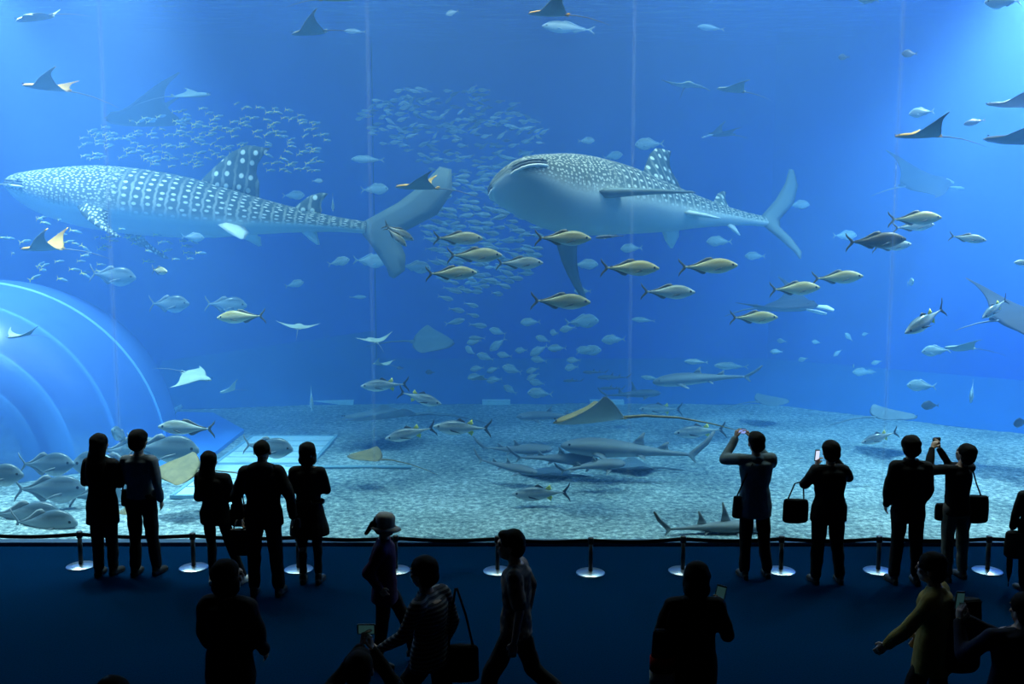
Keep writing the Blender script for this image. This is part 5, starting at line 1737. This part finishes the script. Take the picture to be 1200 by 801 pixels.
person('person with bobbed hair in a flared belted dark coat, arms folded', None, ht_, 0, FOLDED | dict(kl=(-.085, .01, .48), al=(-.085, 0, .085), kr=(.09, .01, .48), ar=(.10, 0, .085)),
       C_BLACK, C_BLACK, hair_kind='bob', hem=.60, flare=1.38, loc=g, female=True, seed=5, skirt=.62, bulk=.98, belt=1.0)
g, ht_ = stand(882, 677, 507)
pr, J = person('person in a blue-grey vest raising a compact camera with both hands', None, ht_, 4, dict(sl=(-.185, .0, 1.40), el=(-.33, .15, 1.37), wl=(-.165, .26, 1.58), sr=(.185, .0, 1.40), er=(.25, .18, 1.30), wr=(.03, .30, 1.57), kl=(-.09, .01, .48), al=(-.10, .0, .085), kr=(.12, .01, .48), ar=(.17, .02, .085)),
               C_VEST, C_BLACK, hair_kind='short', hem=.74, flare=1.04, bulk=1.06, loc=g, seed=6, collar=.05,
               hands={'l': ((.25, .25, .9), (1, .1, -.2), (.2, -1, 0), .7), 'r': ((-.35, .15, .9), (-1, .2, 0), (0, -1, 0), .8)})
gadget('compact_camera', 'compact camera with glowing screen held up by the man in blue-grey vest', 'camera', W_of(pr, (-.065, .33, 1.655)), (.05, 0, 0), .105, .062, .03, M_SCREEN, True)
bag('shoulder_bag', 'dark shoulder bag at the hip of the man in blue-grey vest', W_of(pr, (-.185, -.02, .98)), .17, .26, .10, C_CHAR, strap=[[(-.03, 0, 0), (.03, -.06, .2), (.12, -.08, .40)]])
g, ht_ = stand(968, 683, 518)
pr, J = person('short-haired person in black, phone at the cheek and handbag on the forearm', None, ht_, 3, dict(el=(-.25, .13, 1.17), wl=(-.10, .20, 1.36), er=(.27, .10, 1.25), wr=(.115, .16, 1.47), kl=(-.11, .01, .48), al=(-.13, 0, .085), kr=(.12, .01, .48), ar=(.16, .0, .085)),
               C_BLACK, C_BLACK, hair_kind='full', hem=.76, bulk=1.10, loc=g, seed=7, leg_w=1.10, female=True, hips=1.1,
               hands={'l': ((.3, .1, .95), (1, 0, 0), (0, -1, .2), .7), 'r': ((-.2, .1, .95), (-1, 0, 0), (0, 1, 0), .5)})
gadget('phone', 'phone with bright screen held beside the face of the short-haired person in black', 'phone', W_of(pr, (-.085, .20, 1.50)), (0, .10, .5), .07, .135, .012, M_SCREEN_WARM)
bag('handbag', 'black handbag hanging from the forearm beside the bright phone', W_of(pr, (-.345, .14, .99)), .30, .28, .13, C_BLACK, strap=[[(-.09, 0, 0), (-.02, 0, .18), (.05, 0, .20), (.08, 0, .17), (.09, 0, 0)]])
g, ht_ = stand(1060, 684, 512)
person('person in a dark collared jacket with hands in front, standing still beside the camera raiser', None, ht_, 0, dict(el=(-.235, .0, 1.11), wl=(-.20, .12, .90), er=(.235, .0, 1.11), wr=(.20, .12, .90), kl=(-.10, .01, .48), al=(-.12, .02, .085), kr=(.11, .01, .48), ar=(.13, .0, .085)),
       C_BLACK, C_BLACK, hair_kind='full', hem=.74, bulk=1.05, loc=g, seed=8, collar=.07)
g, ht_ = stand(1117, 680, 520)
pr, J = person('person with upturned face raising a camera high in both hands, bag at the hip', None, ht_, 14, dict(head=(.06, -.02, 1.58), sl=(-.17, .0, 1.40), el=(-.33, .12, 1.37), wl=(-.20, .24, 1.60), sr=(.17, .02, 1.39), er=(.09, .27, 1.36), wr=(-.05, .30, 1.58), kl=(-.10, .01, .48), al=(-.10, 0, .085), kr=(.11, .01, .48), ar=(.16, .05, .085)),
               C_BLACK, C_KHAKI, hair_kind='full', hem=.84, loc=g, seed=9, female=True, head_tilt=.35, head_yaw=.25,
               hands={'l': ((.55, .25, .7), (.5, .2, -.8), (.4, -1, 0), .6), 'r': ((-.1, .1, .95), (-.8, .2, -.2), (0, -1, 0), .7)})
gadget('compact_camera', 'black camera held high above the upturned face', 'camera', W_of(pr, (-.065, .335, 1.685)), (.15, 0, .25), .10, .06, .03, M_GADGET, True)
bag('shoulder_bag', 'dark shoulder bag with a thin strap on the person with the upturned face', W_of(pr, (.24, -.03, 1.06)), .30, .32, .16, C_BLACK, strap=[[(-.10, 0, 0), (-.09, .02, .2), (-.08, .03, .36)], [(.06, 0, -.02), (-.01, 0, .15), (-.06, .03, .36)]])
bag('waist_bag', 'black pouch clipped on the front hip of the person with the upturned face', W_of(pr, (-.17, .08, .96)), .13, .20, .10, C_BLACK)
g, ht_ = stand(1206, 692, 552)
pr, J = person('person half out of view at the rope in a dark coat, umbrella at the side', None, ht_, 0, dict(el=(-.25, .0, 1.10), wl=(-.24, .08, .88)), C_BLACK, C_BLACK, hair_kind='bob', hem=.70, bulk=1.08, loc=g, seed=10)
bag('backpack', 'round dark patterned bag hanging beside the person half out of view', W_of(pr, (-.23, -.02, .86)), .26, .30, .2, C_CHAR, strap=[[(.02, 0, 0), (.05, 0, .3)]])
um = empty('umbrella', W_of(pr, (-.24, .10, 0.02)), (0, 0, 0), 'thin furled dark umbrella held point down by the person half out of view', 'umbrella')
link('canopy', new_mesh('canopy', *lathe_geo([(.006, .06), (.03, .18), (.034, .40), (.026, .55), (.012, .62)], 12), [C_BLACK]), um)
link('tip', new_mesh('tip', *lathe_geo([(.003, 0), (.006, .02), (.006, .07)], 8), [M_GADGET]), um)
link('handle', new_mesh('handle', *tube_geo([(0, 0, .6), (0, 0, .80), (.03, 0, .84), (.06, 0, .80)], .009, 8), [M_GADGET]), um)

# ---- people passing or standing in the hall
DN = {'l': ((0, .2, -1), (1, 0, 0), (0, 1, 0), .5), 'r': ((0, .2, -1), (-1, 0, 0), (0, 1, 0), .5)}
person('person in dark clothes and a knitted cap, head turned aside, bag at the back', None, 1.62, -12, dict(el=(-.23, .02, 1.11), wl=(-.20, .14, .93), er=(.23, .02, 1.11), wr=(.20, .16, .95)), C_BLACK, C_BLACK, hair_kind='bob', hem=.62, bulk=1.10, loc=behind(266, 658, 1.62), seed=11, head_yaw=-.7)
hp = behind(420, 752, 1.45)
pr, J = person('low dark figure seen from behind holding up a phone above the head', None, 1.6, 0, dict(head=(.0, .03, 1.34), neck=(0, .0, 1.20), chest=(0, .0, 1.05), sl=(-.17, 0, 1.15), sr=(.17, 0, 1.15), el=(-.24, .20, 1.10), wl=(-.03, .27, 1.38), er=(.24, .20, 1.08), wr=(.05, .27, 1.36), pel=(0, -.05, .72), hl=(-.09, -.05, .70), hr=(.09, -.05, .70), kl=(-.13, .16, .42), kr=(.13, .16, .42)),
               C_BLACK, C_BLACK, hair_kind='short', hem=.62, bulk=1.06, loc=hp, seed=12, hands={'l': ((.2, .1, 1), (1, 0, 0), (0, -1, 0), .6), 'r': ((-.2, .1, 1), (-1, 0, 0), (0, -1, 0), .6)})
gadget('phone', 'phone with dim screen raised above the low dark figure', 'phone', W_of(pr, (.005, .30, 1.50)), (.05, 0, 0), .12, .07, .012, M_SCREEN_DIM)
WALKR = dict(kl=(-.10, .22, .50), al=(-.10, .10, .16), hr=(.09, -.02, .90), kr=(.10, -.02, .48), ar=(.10, -.16, .095), el=(-.22, -.12, 1.12), wl=(-.22, .05, .92), er=(.22, .06, 1.12), wr=(.22, .24, .98))
g, ht_ = stand(452, 778, 603)
person('child-sized walker with a light sun hat and dark hooded coat, mid-stride', None, ht_, -88, dict(kl=(-.09, .20, .52), al=(-.09, .30, .13), kr=(.09, -.02, .48), ar=(.09, -.08, .085), el=(-.22, -.14, 1.13), wl=(-.21, -.02, .95), er=(.22, -.16, 1.12), wr=(.20, -.03, .95)),
       C_PURPLE, C_BLACK, hair_kind='tail', hem=.74, flare=1.05, bulk=1.08, loc=g, seed=13)
hat = empty('sun_hat', g + Vector((0.01, 0, ht_ * .945)), (0, .12, 0), 'light brimmed sun hat on the walker in plum coat', 'hat')
k_ = ht_ / 1.7
link('hat_crown', new_mesh('hat_crown', *lathe_geo([(.112 * k_, -.03), (.115 * k_, .02), (.108 * k_, .065), (.08 * k_, .092), (.02 * k_, .10)], 20), [C_WHITE]), hat)
v, f = lathe_geo([(.09 * k_, -.032), (.155 * k_, -.05), (.165 * k_, -.045), (.11 * k_, -.02)], 24)
link('hat_brim', new_mesh('hat_brim', [(p[0] * (1.15 if p[0] > 0 else .9), p[1], p[2]) for p in v], f, [C_WHITE]), hat)
loc = behind(503, 654, 1.58)
pr, J = person('person with short hair in a striped top walking, handbag behind the hip', None, 1.58, 62, dict(kl=(-.10, .25, .50), al=(-.10, .34, .10), kr=(.10, -.08, .48), ar=(.10, -.32, .16), el=(-.26, .10, 1.12), wl=(-.24, .32, .98), er=(.24, -.06, 1.12), wr=(.24, .02, .90), head=(0, .06, 1.575), neck=(0, .03, 1.44)),
               C_STRIPE, C_BLACK, hair_kind='full', hem=.82, bulk=1.05, loc=loc, seed=14, hips=1.1)
bag('handbag', 'large dark handbag behind the hip of the striped walker', W_of(pr, (.16, -.19, .96)), .28, .28, .12, C_BLACK, strap=[[(-.09, 0, 0), (-.07, .02, .22), (-.04, .06, .42)], [(.09, 0, 0), (.04, .02, .22), (-.03, .06, .42)]])
loc = behind(605, 622, 1.64)
pr, J = person('tall walker in a patterned short-sleeved shirt and black trousers, mid-stride', None, 1.64, 82, dict(kl=(-.10, .20, .50), al=(-.10, .26, .10), kr=(.10, -.12, .50), ar=(.10, -.48, .16), er=(.25, -.10, 1.12), wr=(.24, -.06, .87), el=(-.25, -.06, 1.12), wl=(-.25, -.02, .87), head=(0, .05, 1.58)),
               C_PRINT, C_BLACK, hair_kind='short', hem=.84, bulk=1.04, loc=loc, seed=15, sleeves='short')
loc = behind(814, 660, 1.60)
pr, J = person('person in a plain dark jacket with long-sleeved arm bent, looking at a dark phone', None, 1.60, 0, dict(er=(.27, .02, 1.12), wr=(.24, .20, 1.24), el=(-.25, .0, 1.11), wl=(-.20, .16, 1.0), head=(.02, .02, 1.585)), C_BLACK, C_BLACK, hair_kind='bob', hem=.72, bulk=1.12, loc=loc, seed=16, collar=.06,
               hands={'r': ((.15, .2, 1), (-1, 0, 0), (0, -1, 0), .8)})
gadget('phone', 'dark phone held upright by the person in plain dark jacket', 'phone', W_of(pr, (.255, .225, 1.37)), (-.1, .2, -.2), .075, .14, .012, M_SCREEN_DIM)
o = bag('satchel', 'bag with red and pale bands slung behind the arm of the phone holder', W_of(pr, (-.25, -.10, 1.22)), .16, .46, .10, C_NAVY, strap=[[(.02, 0, 0), (.06, .02, .14)]])
for z0, z1, m in ((-.30, -.20, C_RED), (-.43, -.31, C_WHITE)):
    link('band', new_mesh('band', *ring_geo([(0, 0, z0, .092, .062), (0, 0, z1, .092, .062)], 18), [m]), o)
loc = behind(1098, 650, 1.56)
pr, J = person('person in a yellow shirt walking with one hand out, black backpack on the back', None, 1.56, 55, dict(el=(-.25, .13, 1.14), wl=(-.25, .30, .95), er=(.24, .0, 1.12), wr=(.22, .12, .92), kl=(-.10, .14, .49), al=(-.10, .18, .10), kr=(.10, -.06, .48), ar=(.10, -.22, .10), head=(0, .04, 1.58)),
               C_YELLOW, C_BLACK, hair_kind='full', hem=.72, bulk=1.12, loc=loc, seed=17)
bp_ = bag('backpack', 'large black backpack worn over the yellow shirt', W_of(pr, (.05, -.19, 1.36)), .33, .56, .20, C_BLACK, strap=[[(-.12, .05, -.04), (-.16, .14, .03), (-.17, .24, -.03), (-.18, .26, -.14)]])
loc = behind(1192, 694, 1.52)
pr, J = person('person in a dark coat at the edge of view with both hands round a phone', None, 1.56, 18, dict(sl=(-.18, .02, 1.33), el=(-.31, .16, 1.14), wl=(-.22, .32, 1.33), sr=(.17, 0, 1.35), er=(.20, .20, 1.16), wr=(-.10, .36, 1.32), head=(.06, -.02, 1.52), neck=(.03, -.02, 1.40)),
               C_NAVY, C_BLACK, hair_kind='full', hem=.70, bulk=1.10, loc=loc, seed=18, hands={'l': ((.2, .1, .95), (1, 0, 0), (0, -1, 0), .35), 'r': ((-.2, .1, .95), (-1, 0, 0), (0, -1, 0), .4)})
gadget('phone', 'phone gripped in two hands at the edge of view, its face glimmering green', 'phone', W_of(pr, (-.16, .38, 1.47)), (0, .1, .2), .07, .14, .012, M_SCREEN_DIM)
person('person of whom only the crown of a dark head shows at the bottom of view', None, 1.5, 0, None, C_BLACK, C_BLACK, hair_kind='full', loc=behind(131, 797, 1.5), seed=19)

# ------------------------------------------------------------------ rope posts
M_CHROME = mat('brushed_steel', (0.55, 0.58, 0.62), .28, metal=1.0)
M_POST = mat('black_post', (.012, .013, .015), .4)
M_BELT = mat('black_belt', (.010, .010, .012), .8)
POST_X = [(-20, 664), (95, 663), (227, 665), (350, 667), (464, 668), (583, 669), (692, 671), (800, 669), (915, 669), (1029, 669), (1157, 669), (1290, 667)]
words_ = ['at the edge of view', 'beside the long-haired person in coat', 'next to the woman with one leg out', 'behind the bobbed woman in belted coat', 'behind the walker with sun hat', 'behind the walker in patterned shirt',
          'standing clear, with nobody near', 'behind the person with dark phone', 'between the vest wearer and the short-haired person', 'beside the person in collared jacket', 'beside the person with upturned face', 'beyond the edge of view']
tops = []
POST_H = .43
v1 = new_mesh('base', *lathe_geo([(.170, 0), (.172, .006), (.165, .012), (.06, .022), (.03, .030)], 32), [M_CHROME])
v2 = new_mesh('pole', *lathe_geo([(.026, .02), (.026, POST_H - .03)], 16), [M_POST])
v3 = new_mesh('belt_head', *lathe_geo([(.030, POST_H - .075), (.036, POST_H - .07), (.036, POST_H - .005), (.028, POST_H + .004), (.012, POST_H + .006)], 16), [M_POST])
for (px, py), wd in zip(POST_X, words_):
    g = ground(px, py)
    o = empty('barrier_post', g, (0, 0, 0), 'low black post on steel disc, ' + wd, 'barrier post', 'row of barrier posts')
    link('base', v1, o)
    link('pole', v2, o)
    link('belt_head', v3, o)
    tops.append(g)
for i, (a, b) in enumerate(zip(tops[:-1], tops[1:])):
    d = (b - a).normalized()
    p0, p1 = a + d * .036, b - d * .036
    pts = []
    for k in range(9):
        s = k / 8
        p = p0.lerp(p1, s)
        pts.append(Vector((p.x, p.y, POST_H - .035 - .025 * math.sin(PI * s))))
    o = link('barrier_belt', new_mesh('barrier_belt', *tube_geo(pts, .024, 8, True, .12, up=(0, 0, 1)), [M_BELT]), None,
             'black belt running on from the post ' + words_[i], 'barrier belt', 'barrier belts')
